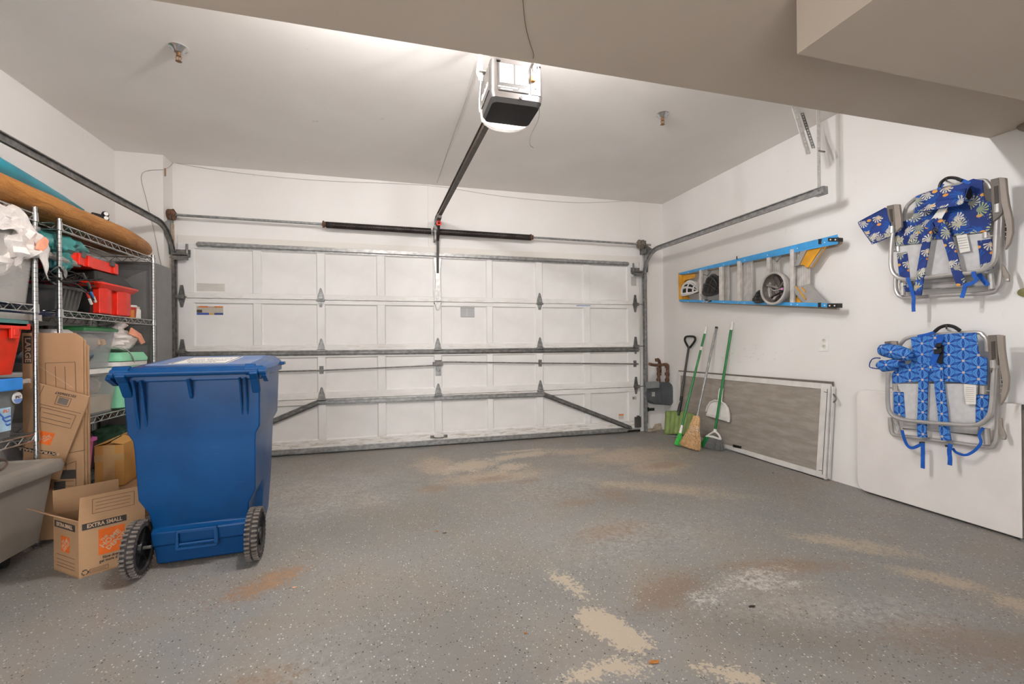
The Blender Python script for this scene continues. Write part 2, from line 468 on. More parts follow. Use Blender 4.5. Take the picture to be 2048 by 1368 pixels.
for a, b, p0, p1 in DZ:
    s = MB()
    s.box(-1.898, 2.985, DF, DF + .04, a, p0).box(-1.898, 2.985, DF, DF + .04, p1, b)
    xs = [-1.898] + [v for p in PX for v in p] + [2.985]
    for i in range(0, len(xs), 2): s.box(xs[i], xs[i + 1], DF, DF + .04, p0, p1)
    sec = obj('door_section', s, doorm, door, bevel=.0025)
    for q0, q1 in PX:
        pn = MB()
        e = .010
        outer = [(q0, DF + .013, p0), (q1, DF + .013, p0), (q1, DF + .013, p1), (q0, DF + .013, p1)]
        inner = [(q0 + e, DF + .022, p0 + e), (q1 - e, DF + .022, p0 + e), (q1 - e, DF + .022, p1 - e), (q0 + e, DF + .022, p1 - e)]
        pn.loft([outer, inner], cap=False).add(inner, [(0, 1, 2, 3)])
        obj('panel', pn, doorm, sec)
obj('light_leak_backing', MB().box(-1.91, 3.0, DF + .041, YD + .10, -.0, 2.085), doorm, door)  # unseen backing added to stop light leaking through the section joints
def strut(p, q, name='strut', m=galv, w=.055, d=.030):
    p, q = V(p), V(q); t = (q - p).normalized(); n = V((0, 1, 0)); u = n.cross(t)
    pr = [(-w / 2, 0), (-w / 2, -.004), (-w * .28, -.004), (-w * .2, -d), (w * .2, -d), (w * .28, -.004), (w / 2, -.004), (w / 2, 0)]
    return obj(name, MB().loft([[o_ + u * a + n * b for a, b in pr] for o_ in (p, q)]), m, door)
strut((-1.735, DF, 2.065), (2.835, DF, 2.052), m=galv)
strut((-1.88, DF, 1.022), (2.965, DF, 1.008), m=galv_dark)
strut((-.69, DF, .520), (1.74, DF, .505))
strut((-.68, DF - .004, .520), (-1.80, DF - .004, .065), 'diagonal_brace', galv_dark)
strut((1.73, DF - .004, .505), (2.85, DF - .004, .050), 'diagonal_brace', galv_dark)
strut((-1.88, DF, .035), (2.80, DF, .035), 'bottom_retainer', galv)
obj('bottom_seal', MB().tube([(-1.9, DF + .015, .012), (2.985, DF + .015, .012)], .012, 8), black, door)
# hinges
def hinge(X0, Z0, lower=True, m=galv):
    h = MB(); y0 = DF - .003
    h.prism([(X0 - .036, y0, Z0), (X0 + .036, y0, Z0), (X0 + .030, y0, Z0 + .045), (X0 + .012, y0, Z0 + .105), (X0 + .006, y0, Z0 + .12), (X0 - .006, y0, Z0 + .12), (X0 - .012, y0, Z0 + .105), (X0 - .030, y0, Z0 + .045)], (0, -.004, 0))
    for s_ in (-1, 1): h.tube([(X0 + s_ * .026, y0 - .006, Z0 + .02), (X0 + s_ * .008, y0 - .006, Z0 + .105)], .0045, 6)
    h.cyl((X0 - .040, y0 - .012, Z0 - .004), (X0 + .040, y0 - .012, Z0 - .004), .011, 10)
    h.box(X0 - .02, X0 + .02, y0 - .02, y0, Z0 + .012, Z0 + .035)
    for zz in (.045, .09): h.lathe([(.0, -.012), (.006, -.011), (.007, -.004), (.007, 0)], (X0, y0, Z0 + zz), (0, 1, 0), 8)
    if lower:
        h.prism([(X0 - .034, y0, Z0 - .005), (X0 + .034, y0, Z0 - .005), (X0 + .012, y0, Z0 - .075), (X0 - .012, y0, Z0 - .075)], (0, -.004, 0))
        h.tube([(X0, y0 - .006, Z0 - .02), (X0, y0 - .006, Z0 - .07)], .008, 6)
    return obj('hinge', h, m, door, smooth=True)
for zz, low in ((1.556, True), (1.045, False), (.552, False)):
    for xx in (-.650, 1.69): hinge(xx, zz, low)
    if zz < 1.5: hinge(.523, zz, low)
hinge(.523, 1.545, True)
def roller_hinge(X0, Z0, s_):
    h = MB(); y0 = DF - .003
    h.prism([(X0 - .03, y0, Z0), (X0 + .03, y0, Z0), (X0 + .012, y0, Z0 + .12), (X0 - .012, y0, Z0 + .12)], (0, -.006, 0))
    h.prism([(X0 - .03, y0, Z0), (X0 + .03, y0, Z0), (X0 + .010, y0, Z0 - .09), (X0 - .010, y0, Z0 - .09)], (0, -.006, 0))
    h.box(X0 - .03, X0 + .03, y0 - .04, y0, Z0 - .012, Z0 + .022)
    h.cyl((X0 - .05 * s_, y0 - .03, Z0 + .005), (X0 + .12 * s_, y0 - .03, Z0 + .005), .005, 8)
    for s2 in (-1, 1): h.tube([(X0 + s2 * .02, y0 - .008, Z0 + .03), (X0 + s2 * .006, y0 - .008, Z0 + .11)], .004, 6)
    obj('roller_hinge', h, galv_dark, door, smooth=True)
for zz in (1.556, 1.045, .555):
    roller_hinge(-1.865, zz, -1); roller_hinge(2.925, zz, 1)
for X0, s_ in ((-1.85, -1), (2.93, 1)):
    h = MB(); h.box(X0 - .06, X0 + .06, DF - .03, DF - .002, 1.955, 1.963); h.box(X0 - .06, X0 + .06, DF - .006, DF, 1.955, 2.01)
    h.box(X0 - .06, X0 + .065, DF - .075, DF - .07, 1.90, 1.965); h.box(X0 - .06, X0 + .06, DF - .075, DF, 1.940, 1.948)
    h.cyl((X0 - .07, DF - .05, 1.925), (X0 + .09 * s_, DF - .05, 1.925), .006, 8); h.cyl((X0 - .04 * s_, DF - .03, 1.965), (X0 - .04 * s_, DF - .03, 2.06), .01, 8)
    obj('top_bracket', h, galv_dark, door)
h = MB().box(2.90, 2.985, DF - .02, DF, .055, .185).box(2.93, 2.96, DF - .03, DF, .185, .20)
obj('bottom_bracket', h, darkg, door, bevel=.004)
h = MB().box(-1.895, -1.81, DF - .02, DF, .055, .185)
obj('bottom_bracket', h, darkg, door, bevel=.004)
# lock bars and lock
for pts in ([(-1.86, DF - .012, .838), (-.65, DF - .012, .842), (.50, DF - .014, .868)], [(.55, DF - .014, .905), (1.69, DF - .012, .868), (2.955, DF - .012, .832)]):
    obj('lock_bar', MB().tube(pts, .007, 8), galv_dark, door, smooth=True)
for xx, zz in ((-.65, .846), (1.69, .868), (2.915, .835)):
    obj('bar_guide', MB().box(xx - .02, xx + .02, DF - .004, DF, zz - .04, zz + .04).box(xx - .016, xx + .016, DF - .024, DF - .018, zz - .012, zz + .012), galv_dark, door)
h = MB().box(.465, .575, DF - .028, DF - .002, .865, .905).box(.49, .565, DF - .006, DF, .90, .925)
obj('lock', h, galv_dark, door, bevel=.004)
h = MB().box(.495, .555, DF - .008, DF, .755, .865).lathe([(0, -.022), (.014, -.02), (.016, -.006), (.016, 0)], (.525, DF - .006, .815), (0, 1, 0), 12)
obj('lock_plate', h, galv, door, bevel=.003)
h = MB().tube(smooth_path([(.46, DF - .004, .096), (.49, DF - .03, .088), (.56, DF - .03, .088), (.59, DF - .004, .096)]), .007, 8)
for xx in (.452, .597): h.box(xx - .02, xx + .02, DF - .006, DF, .082, .112)
obj('pull_handle', h, galv_dark, door, smooth=True)
# warning labels
def label_plate(x0, x1, z0, z1, cells, name='warning_label', back='#cfc9bf', yy=DF + .021):
    o = obj(name, MB().box(x0, x1, yy - .002, yy, z0, z1), plain(name + '_paper', back, .5, 0, .06), door, label='printed sticker')
    for a, b, c_, d_, colr in cells:
        obj('print', MB().box(x0 + (x1 - x0) * a, x0 + (x1 - x0) * b, yy - .0028, yy - .002, z0 + (z1 - z0) * c_, z0 + (z1 - z0) * d_), plain('ink' + colr, colr, .6, 0, .1), o)
    return o
wl = label_plate(-1.752, -1.530, 1.398, 1.482, [(.08, .98, .84, 1, '#d8742c'), (.42, .7, .86, .98, '#b8481c'), (0, .2, .26, .58, '#4a3d30'), (0, .46, 0, .24, '#3f55a0'), (.48, .64, .03, .22, '#c89a4a'), (.66, 1, 0, .24, '#3c4f86')], back='#b9b09f')
text('lettering', 'WARNING', .012, (-1.630, DF + .0178, 1.4755), (1, 0, 0), (0, 0, 1), whitep, wl, bold=.0004)
gl = label_plate(.775, .935, 1.392, 1.50, [(0.02, .98, .93, .99, '#6f6d6b'), (.02, .98, .0, .05, '#7d7875')] +
                 [(.04, .42, .12 + i * .1, .15 + i * .1, '#8f8e8e') for i in range(8)] + [(.5, .96, .12 + i * .1, .15 + i * .1, '#8f8e8e') for i in range(8)], back='#b4b4b5')
label_plate(2.70, 2.765, .165, .225, [(0, 1, .7, 1, '#e0894a')], back='#cdc6be')
label_plate(2.875, 2.945, 1.79, 1.90, [], 'sticker', '#b8b4ae', DF - .0)
label_plate(2.875, 2.93, .395, .435, [(0.1, .5, .2, .8, '#6f7a68')], 'sticker', '#b9b4a6', DF - .0)
label_plate(-1.75, -1.515, 1.625, 1.70, [], 'sticker', '#c9c4bc', DF + .021)
obj('blue_tape', MB().box(2.15, 2.33, DF - .003, DF, 1.535, 1.541), plain('blue_tape', '#2a5fb0', .6), door, label='blue mark')

# ---------------------------------------------------------------- tracks
prof = [(0, -.026), (.022, -.026), (.022, -.020), (.004, -.022), (.004, .022), (.022, .020), (.022, .026), (0, .026)]
def track(X0, s_, y_end, label):
    yv = DF - .035; zt = 2.190; R_ = .30
    t = thing('door_track', label, 'track', (X0, yv, 0), 'garage door tracks')
    path = [(X0, yv, 0.0), (X0, yv, zt - R_)] + arc((X0, yv - R_, zt - R_), R_, 0, PI / 2, 10)[1:] + [(X0, y_end, zt - .012)]
    pr = [(a * -s_, b) for a, b in prof]
    if s_ > 0: pr = pr[::-1]
    obj('rail', MB().sweep(pr, path, (1, 0, 0)), galv_dark if s_ < 0 else galv, t, smooth=True, angle=50)
    a = MB()
    a.box(X0 - .004 + .02 * s_, X0 + .004 + .02 * s_, yv, YD - .0, .10, 2.0) if s_ > 0 else a.box(X0 - .024, X0 - .016, yv, YD - .0, .10, 2.0)
    obj('jamb_angle', a, galv_dark, t)
    # flag bracket at the curve
    fb = MB().prism([(X0 + .012 * s_, YD - .002, 2.30), (X0 + .012 * s_, YD - .002, 1.95), (X0 + .012 * s_, YD - .10, 1.95), (X0 + .012 * s_, YD - .12, 2.12), (X0 + .012 * s_, YD - .22, 2.20), (X0 + .012 * s_, YD - .10, 2.27)], (.003, 0, 0))
    obj('flag_bracket', fb, galv, t)
    if s_ > 0:
        for yy in (yv,):
            obj('joint_plate', MB().box(X0 - .02, X0 + .012, yv - .03, yv + .02, 1.84, 1.90), galv, t, bevel=.003)
    return t
tl = track(-1.925, -1, .9, 'grey steel door track running high along the left wall above the shelves')
tr = track(3.045, 1, 2.53, 'grey steel door track on the right wall with perforated hangers')
# splice at the end of the right track and the perforated angle hangers
obj('end_plate', MB().box(3.03, 3.075, 2.525, 2.60, 2.150, 2.205).lathe([(0, -.008), (.006, -.007), (.006, 0)], (3.03, 2.56, 2.18), (1, 0, 0), 8), galv, tr)
def perforated(p, q, w, face, m, name='hanger'):
    """perforated angle: real holes, one ring of quads per hole"""
    p, q = V(p), V(q); t = (q - p); L = t.length; t.normalize(); face = V(face).normalized(); a = t.cross(face).normalized()
    mb = MB(); n = int(L / .025); st_ = L / n; r = .0045
    for i in range(n):
        c = p + t * (st_ * (i + .5))
        outer = [c + a * (w / 2 * sx) + t * (st_ / 2 * sy) for sx, sy in ((1, 0), (1, 1), (0, 1), (-1, 1), (-1, 0), (-1, -1), (0, -1), (1, -1))]
        innr = [c + (a * math.cos(k * PI / 4) + t * math.sin(k * PI / 4)) * r for k in range(8)]
        mb.loft([outer, innr], cap=False)
    # the second leg of the angle
    s2 = p + a * (w / 2); e2 = q + a * (w / 2)
    mb.add([s2, e2, e2 - face * w * .9, s2 - face * w * .9], [(0, 1, 2, 3)])
    return obj(name, mb, m, tr, thick=.0016)
zinc_w = plain('zinc_angle', '#d6d3ce', .45, .2, .12, 30)
perforated((3.035, 2.56, 2.205), (3.035, 2.56, ZC - .002), .032, (0, -1, 0), zinc_w)
perforated(P(1617, 308, 'X', 3.00), P(1588, 212, 'Z', ZC - .002), .044, (0, -1, 0), zinc_w)
perforated(P(1627, 296, 'X', 3.03), P(1604, 226, 'Z', ZC - .002), .022, (-.6, -.8, 0), galv)
obj('bolt', MB().cyl((3.09, 2.56, 2.47), (3.03, 2.56, 2.47), .006, 8), galv_dark, tr)
obj('base_bracket', MB().box(3.03, 3.15, DF - .05, DF - .045, .255, .29).box(3.03, 3.07, DF - .055, DF - .04, .25, .30), black, tr)

# ---------------------------------------------------------------- torsion spring assembly
ts = thing('torsion_spring_shaft', 'steel torsion shaft with two black springs above the garage door', 'spring', (.5, 4.84, 2.29))
SY, SZ = 4.84, 2.290
obj('shaft', MB().cyl((-1.92, SY, 2.315), (3.10, SY, 2.283), .0125, 12), galv, ts, smooth=True)
def coil(xa, xb, m):
    n = int((xb - xa) / .0105); mb = MB(); seg = 12; pts = []
    for i in range(n * seg + 1):
        a = 2 * PI * i / seg; xx = xa + (xb - xa) * i / (n * seg)
        zz = 2.315 - (xx + 1.92) * .0064
        pts.append((xx, SY + .029 * math.cos(a), zz + .029 * math.sin(a) - .004))
    mb.tube(pts, .0054, 5)
    return obj('spring', mb, m, ts, smooth=True)
spm = plain('black_spring_steel', '#3b3431', .45, .5, .4, 8)
coil(-.585, .455, spm); coil(.535, 1.56, spm)
for xx in (-.60, 1.575, ):
    obj('winding_cone', MB().lathe([(.013, -.02), (.034, -.015), (.036, -.004), (.026, .004), (.026, .02), (.013, .024)], (xx, SY, 2.315 - (xx + 1.92) * .0064), (1, 0, 0), 14), rust, ts, smooth=True)
cb = MB().box(.488, .503, SY - .04, YD, 2.20, 2.36).lathe([(.03, -.02), (.034, -.015), (.034, .015), (.03, .02)], (.495, SY, 2.298), (1, 0, 0), 14)
obj('center_bracket', cb, galv_dark, ts)
drumm = plain('cast_drum', '#84776b', .5, .5, .35, 40)
for xx, s_, zz in ((-1.925, 1, 2.315), (2.965, -1, 2.285)):
    pr = [(.02, -.035), (.052, -.033), (.054, -.026)]
    for i in range(6): pr += [(.046, -.022 + i * .008), (.050, -.018 + i * .008)]
    pr += [(.054, .030), (.036, .040), (.02, .05)]
    obj('cable_drum', MB().lathe([(r_, h_ * s_) for r_, h_ in pr], (xx, SY, zz), (1, 0, 0), 22), rust if xx < 0 else drumm, ts, smooth=True)
    obj('end_bearing', MB().box(xx - .05 * s_ - .003, xx - .05 * s_ + .003, SY - .035, YD, zz - .11, zz + .04), galv_dark, ts)
for xx, zz in ((-1.905, 2.315), (2.96, 2.285)):
    obj('lift_cable', MB().tube([(xx, SY - .045, zz), (xx, DF - .03, .2)], .0018, 5), galv_dark, ts)
# ---------------------------------------------------------------- garage door opener
op = thing('garage_door_opener', 'grey and black motor opener hung from the ceiling with a brown rail to the door', 'opener', (.665, 2.4, 2.56))
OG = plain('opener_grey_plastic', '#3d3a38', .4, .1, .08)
OX0, OX1, OY0, OY1, OZ0, OZ1 = .522, .808, 2.25, 2.50, 2.362, 2.565
b = MB().loft([rrect((OX0 + OX1) / 2, (OY0 + OY1) / 2, (OX1 - OX0) / 2 - .006, (OY1 - OY0) / 2, .03, OZ0),
               rrect((OX0 + OX1) / 2, (OY0 + OY1) / 2, (OX1 - OX0) / 2, (OY1 - OY0) / 2, .03, OZ0 + .03),
               rrect((OX0 + OX1) / 2, (OY0 + OY1) / 2, (OX1 - OX0) / 2 - .004, (OY1 - OY0) / 2 - .004, .03, OZ1)])
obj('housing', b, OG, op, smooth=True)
obj('base_pan', MB().loft([rrect(.663, 2.372, .128, .110, .03, OZ0 - .022), rrect(.663, 2.372, .138, .122, .03, OZ0 + .001)]), plain('matte_black_pan', '#191817', .7, 0, .1), op, smooth=True)
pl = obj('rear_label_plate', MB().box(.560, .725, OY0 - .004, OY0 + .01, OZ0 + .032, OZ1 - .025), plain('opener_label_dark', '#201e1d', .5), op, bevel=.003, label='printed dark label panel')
for a, b_, c_, d_ in ((.568, .642, .445 - .0, .525), (.652, .715, .445, .525)):
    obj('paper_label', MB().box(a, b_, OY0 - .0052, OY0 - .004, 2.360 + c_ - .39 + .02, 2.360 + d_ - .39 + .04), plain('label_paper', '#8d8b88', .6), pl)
for i in range(5):
    obj('print', MB().box(.572, .638 - (i % 3) * .01, OY0 - .0058, OY0 - .0052, 2.442 + i * .008, 2.4435 + i * .008), ink, pl)
for i in range(4):
    obj('print', MB().box(.660, .712 - (i % 2) * .012, OY0 - .0058, OY0 - .0052, 2.452 + i * .015, 2.4535 + i * .015), ink, pl)
text('lettering', 'GARAGE DOOR OPENER', .0095, (.612, OY0 - .0045, 2.414), (1, 0, 0), (0, 0, 1), whitep, pl)
text('lettering', 'MADE IN MEXICO', .008, (.605, OY0 - .0045, 2.403), (1, 0, 0), (0, 0, 1), whitep, pl)
text('lettering', 'MODEL\n120V 60HZ', .009, (.690, OY0 - .0045, 2.408), (1, 0, 0), (0, 0, 1), whitep, pl)
pc = obj('wiring_recess', MB().box(.735, .792, OY0 - .002, OY0 + .01, OZ0 + .03, OZ1 - .03), darkg, op, bevel=.003)
obj('terminal_block', MB().box(.737, .758, OY0 - .016, OY0, 2.462, 2.488), plain('orange_terminal', '#c07a2c', .5), pc, bevel=.002)
for i, (cx_, cl) in enumerate(((.742, '#e8e2d6'), (.748, '#d9b98c'), (.754, '#e8e2d6'), (.764, '#c9a070'), (.768, '#e8e2d6'))):
    obj('wire', MB().tube(smooth_path([(cx_, OY0 - .012, 2.475), (cx_ + .004, OY0 - .03, 2.52), (.752 + i * .003, OY0 - .02, 2.555), (.75 + i * .004, OY0 - .005, 2.60), (.75, OY0 - .02, ZC)], 5), .0016, 5), plain('wire_' + str(i), cl, .5), pc)
obj('learn_button', MB().cyl((.765, OY0 - .006, 2.432), (.765, OY0, 2.432), .006, 12), plain('green_button', '#8dba5c', .4), pc)
obj('lens_mount_slot', MB().cyl((.553, OY0 - .003, 2.548), (.572, OY0 - .003, 2.548), .006, 10).cyl((.772, OY0 - .003, 2.548), (.79, OY0 - .003, 2.548), .006, 10).cyl((.683, OY0 - .006, OZ0 + .008), (.683, OY0, OZ0 + .008), .008, 14), black, op)
sp = obj('side_panel', MB().box(OX0 - .004, OX0 + .002, OY0 + .035, OY1 - .02, OZ0 + .045, OZ1 - .03), plain('side_panel_grey', '#45423f', .45), op)
text('lettering', 'Chamberlain', .042, (OX0 - .0045, (OY0 + OY1) / 2 + .005, 2.452), (0, -1, 0), (0, 0, 1), whitep, sp, bold=.0004, stretch=.78)
# ribbed lens over the lamp at the far end
lens = MB()
def lf(a, b):
    ang = -PI * .52 + b * PI * 1.02
    xx = OX0 + .012 + (OX1 - OX0 - .024) * a
    bul = math.sin(PI * (.03 + .94 * a)) ** .30
    rr = .125 * bul + .004 * math.cos(a * 2 * PI * 13)
    return (xx, OY1 + .004 + max(0, rr * math.cos(ang)), 2.432 + .112 * (.35 + .65 * bul) * math.sin(ang))
lens.grid(lf, 104, 14)
obj('lamp_lens', lens, clear('ribbed_lens_plastic', '#f2ede4', .5, .25), op, smooth=True, thick=.002)
obj('lamp_bulb', MB().blob((.665, OY1 + .055, 2.44), (.028, .028, .028), 0, 1, 0, 16, 10), emitter('lamp_glow', '#f7f8ff', LAMP_STRENGTH), op, smooth=True)
obj('rail', MB().bar((.612, OY1 - .1, 2.578), (.605, 2.85, 2.437), .001, .001).bar((.604, 2.56, 2.440), (.522, 4.82, 2.425), .034, .030).bar((.604, 2.56, 2.458), (.522, 4.82, 2.443), .052, .006), brownrail, op)
obj('antenna_wire', MB().tube(smooth_path([(.79, 2.27, 2.37), (.795, 2.30, 2.30), (.76, 2.33, 2.22), (.755, 2.33, 2.17), (.775, 2.33, 2.155)], 6), .0012, 5), black, op)
hb = MB()
for xx in (.50, .83):
    hb.box(xx - .012, xx + .012, 2.40, 2.403, 2.52, ZC)
hb.box(.49, .84, 2.385, 2.418, 2.565, 2.568)
obj('hanger_strap', hb, galv_lite, op)
tro = MB().box(.500, .545, 4.62, 4.72, 2.385, 2.43).box(.508, .536, 4.72, 4.82, 2.36, 2.41)
obj('trolley', tro, galv_dark, op, bevel=.003)
obj('header_bracket', MB().box(.500, .548, 4.80, YD - .01, 2.38, 2.45), galv_dark, op)
obj('release_handle', MB().tube(smooth_path([(.505, 4.66, 2.36), (.50, 4.66, 2.33), (.525, 4.66, 2.325), (.54, 4.66, 2.335), (.53, 4.66, 2.36)], 4), .008, 6).tube([(.52, 4.67, 2.38), (.52, 4.67, 2.345)], .003, 5), redp, op, smooth=True)
obj('door_arm', MB().bar((.524, 4.68, 2.39), (.526, 4.845, 2.20), .006, .028, (1, 0, 0)).bar((.526, 4.845, 2.20), (.526, DF - .035, 1.86), .006, .026, (1, 0, 0)), plain('dark_arm', '#35302c', .5, .4), op)
ab = MB().prism([(.485, DF - .034, 2.02), (.565, DF - .034, 2.02), (.548, DF - .034, 1.86), (.548, DF - .034, 1.70), (.560, DF - .034, 1.64), (.560, DF - .034, 1.56), (.49, DF - .034, 1.56), (.49, DF - .034, 1.64), (.503, DF - .034, 1.70), (.503, DF - .034, 1.86)], (0, -.003, 0))
ab.box(.503, .507, DF - .034, DF, 1.60, 1.95).box(.544, .548, DF - .034, DF, 1.60, 1.95).prism([(.490, DF - .03, 1.55), (.560, DF - .03, 1.55), (.535, DF - .03, 1.47), (.515, DF - .03, 1.47)], (0, -.003, 0))
obj('arm_bracket', ab, galv_lite, op)
# ceiling outlet with the opener's plug, white
ou = thing('ceiling_outlet', 'white ceiling outlet with a plugged-in cord beside the opener', 'outlet', (.555, 2.56, ZC))
obj('cover_plate', MB().box(.50, .575, 2.50, 2.62, ZC - .008, ZC), whitep, ou, bevel=.003)
obj('plug', MB().box(.522, .552, 2.535, 2.570, ZC - .045, ZC - .008), whitep, ou, bevel=.005)
obj('cord', MB().tube(smooth_path([(.537, 2.55, ZC - .045), (.515, 2.50, ZC - .10), (.500, 2.50, 2.62), (.512, 2.45, 2.55), (.508, 2.48, 2.45), (.515, 2.50, 2.40)], 8), .0035, 6), whitep, ou, smooth=True)

# unseen bulbs behind the soffit; the right one is an added fill
for bx, bs, side in ((-.05, 1.1, 'left'), (.95, .65, 'added as fill on the right')):
    lb = thing('ceiling_light', 'bare bulb in a short white holder under the ceiling, %s of the opener' % side, 'light', (bx, 1.96, ZC), 'bare bulbs behind the soffit')
    obj('lampholder', MB().lathe([(.055, 0), (.055, -.014), (.012, -.02), (.012, -.068), (.022, -.073), (.024, -.128), (0.001, -.128)], (bx, 1.96, ZC)), whitep, lb, smooth=True)
    obj('bulb', MB().blob((bx, 1.96, ZC - .160), (.028, .028, .036), 0, 1, 0, 18, 12), emitter('bulb_glow', '#f8f8fb', BULB_STRENGTH * bs), lb, smooth=True)

# fire sprinklers
brass = plain('brass', '#8f6c4c', .35, .6, .2, 40)
def sprinkler(x, y, label):
    t = thing('fire_sprinkler', label, 'sprinkler', (x, y, ZC), 'ceiling sprinklers')
    obj('escutcheon', MB().lathe([(.048, 0), (.050, -.004), (.036, -.012), (.024, -.030), (.020, -.032), (.001, -.032)], (x, y, ZC), (0, 0, 1), 28), chrome, t, smooth=True)
    b_ = MB().cyl((x, y, ZC - .03), (x, y, ZC - .05), .012, 12)
    for s_ in (-1, 1): b_.tube([(x + s_ * .011, y, ZC - .048), (x + s_ * .014, y, ZC - .062), (x + s_ * .003, y, ZC - .078)], .003, 6)
    b_.cyl((x, y, ZC - .05), (x, y, ZC - .078), .0025, 8)
    obj('frame', b_, brass, t)
    d_ = MB().cyl((x, y, ZC - .078), (x, y, ZC - .081), .011, 16)
    for k in range(10):
        a = 2 * PI * k / 10; d_.box(x + .014 * math.cos(a) - .0025, x + .014 * math.cos(a) + .0025, y + .014 * math.sin(a) - .0025, y + .014 * math.sin(a) + .0025, ZC - .081, ZC - .079)
    obj('deflector', d_, brass, t)
sprinkler(-1.154, 3.03, 'chrome fire sprinkler on the ceiling above the shelves side, left one')
sprinkler(2.032, 2.994, 'chrome fire sprinkler on the ceiling near the right track hanger')

# thin wires stapled along the ceiling and walls
wirem = plain('thin_wire', '#a89f94', .6)
w1 = obj('ceiling_wire', MB().tube([P(957, 122, 'Z', ZC - .004), P(935, 190, 'Z', ZC - .004), P(905, 275, 'Z', ZC - .004), P(874, 366, 'Z', ZC - .004)], .0022, 5), wirem, cat='wire', label='thin wire running along the ceiling beside the opener rail')
w2 = obj('header_wire', MB().tube(smooth_path([P(350, 326, 'Y', YD - .006), P(470, 345, 'Y', YD - .006), P(640, 361, 'Y', YD - .006), P(857, 371, 'Y', YD - .006), P(1000, 392, 'Y', YD - .006), P(1150, 405, 'Y', YD - .006), P(1278, 401, 'Y', YD - .006)], 5), .0020, 5), wirem, cat='wire', label='thin sagging wire across the wall above the garage door')
w3 = obj('corner_wire', MB().tube(smooth_path([P(346, 326, 'Y', YD - .006), P(331, 338, 'Y', Y_PIER - .004), P(284, 347, 'Y', Y_PIER - .004), P(293, 400, 'Y', Y_PIER - .006), P(310, 470, 'Y', Y_PIER - .008), P(320, 520, 'Y', Y_PIER - .008), P(332, 565, 'Y', Y_PIER - .004)], 5), .0022, 5), wirem, cat='wire', label='thin wire dropping down the pier in the left corner')
w4 = obj('wall_anchor', MB().cyl(P(330.5, 337, 'Y', Y_PIER - .01), P(330.5, 352, 'Y', Y_PIER - .01), .007, 8), plain('wood_anchor', '#9a7b5c', .8), cat='anchor', label='small brown wire anchor high on the left pier')
so = obj('soffit_wire', MB().tube(smooth_path([P(1044, -20, 'Z', Z_SOF - .003), P(1050, 44, 'Z', Z_SOF - .003), P(1058, 80, 'Z', Z_SOF - .003), P(1067, 108, 'Z', Z_SOF - .003), P(1066, 117, 'Z', Z_SOF - .003)], 4), .0012, 5), plain('soffit_crack_wire', '#6d6052', .8), cat='wire', label='thin wire hugging the soffit underside above the opener')

# ---------------------------------------------------------------- wheeled bin
bm_ = Mat('blue_bin_plastic', .4); bm_.b.inputs['Specular IOR Level'].default_value = .3
x, y, z = bm_.xyz()
nz = bm_.noise(2.2, 5, rough=.65); scr = bm_.noise(7, 6, bm_.comb(x * .5, y * .5, z * 7), .8); sc2 = bm_.noise(40, 4, rough=.8)
col = bm_.mix(nz.step(.3, .72), '#063968', '#08477d')
col = bm_.mix(scr.step(.62, .70) * .35, col, '#5f7ea3')
col = bm_.mix(sc2.step(.70, .78) * .30, col, '#7c93b0')
bm_.color(col); bm_.rough(nz * .25 + .22); bm_.bump(bm_.noise(20, 4), .08, .002)
binm = bm_.m
bm2 = Mat('dusty_blue_plastic', .5)
n = bm2.noise(3, 6, rough=.7)
bm2.color(bm2.mix(n.step(.25, .6), '#1a65a8', '#6f7a96'))
lidtop = bm2.m
bn = thing('wheeled_bin', 'tall blue wheeled recycling bin with hinged lid and black wheels', 'bin', (0, 0, 0))
def bring(z, a, bb, y0, yn, y1):
    a *= .85; bb *= .85; y1 *= .82
    return [V(p) for p in ((-a, y0, z), (-a, yn, z), (-bb, yn + .03, z), (-bb, y1, z), (bb, y1, z), (bb, yn + .03, z), (a, yn, z), (a, y0, z))]
rings = [bring(.012, .215, .235, .135, .28, .60), bring(.020, .228, .250, .120, .27, .62), bring(.115, .235, .275, .100, .27, .63), bring(.118, .237, .276, .088, .27, .63), bring(.185, .240, .280, .078, .27, .64),
         bring(.200, .242, .282, .108, .27, .64), bring(.285, .252, .288, .085, .27, .65), bring(.355, .292, .292, .068, .27, .66),
         bring(.60, .298, .300, .045, .27, .69), bring(.645, .302, .304, .040, .27, .69), bring(.685, .325, .327, .034, .27, .72), bring(.93, .332, .334, .012, .27, .75), bring(.965, .335, .337, .010, .27, .755)]
obj('body', MB().loft(rings), binm, bn, smooth=True, bevel=.016, angle=50)
# rim, handle bar, hinge ears
rim = MB()
for a_, b_, zz in ((.345, .02, .945),):
    rim.box(-.298, .298, -.012, .012, .925, .975).box(-.298, -.278, -.01, .635, .940, .975).box(.278, .298, -.01, .635, .940, .975).box(-.298, .298, .62, .64, .940, .975)
obj('rim', rim, binm, bn, bevel=.006)
hbr = MB()
hbr.tube([(-.285, -.045, .968), (.278, -.045, .968)], .016, 12)
obj('handle_bar', hbr, binm, bn, smooth=True)
for sx in (-1, 1):
    ear = MB().prism([(sx * .245, .02, .965), (sx * .245, -.055, .985), (sx * .245, -.065, .955), (sx * .245, -.03, .925), (sx * .245, .02, .85)], (sx * .040, 0, 0))
    obj('hinge_ear', ear, binm, bn, bevel=.006)
    cap_ = MB().cyl((sx * .29, -.040, .968), (sx * .312 + .008, -.040, .968), .020, 14).prism([(sx * .30, -.035, .965), (sx * .30, -.055, .945), (sx * .30, .02, .91), (sx * .30, .05, .965)], (sx * .02, 0, 0))
    obj('handle_grip', cap_, binm, bn, smooth=True)
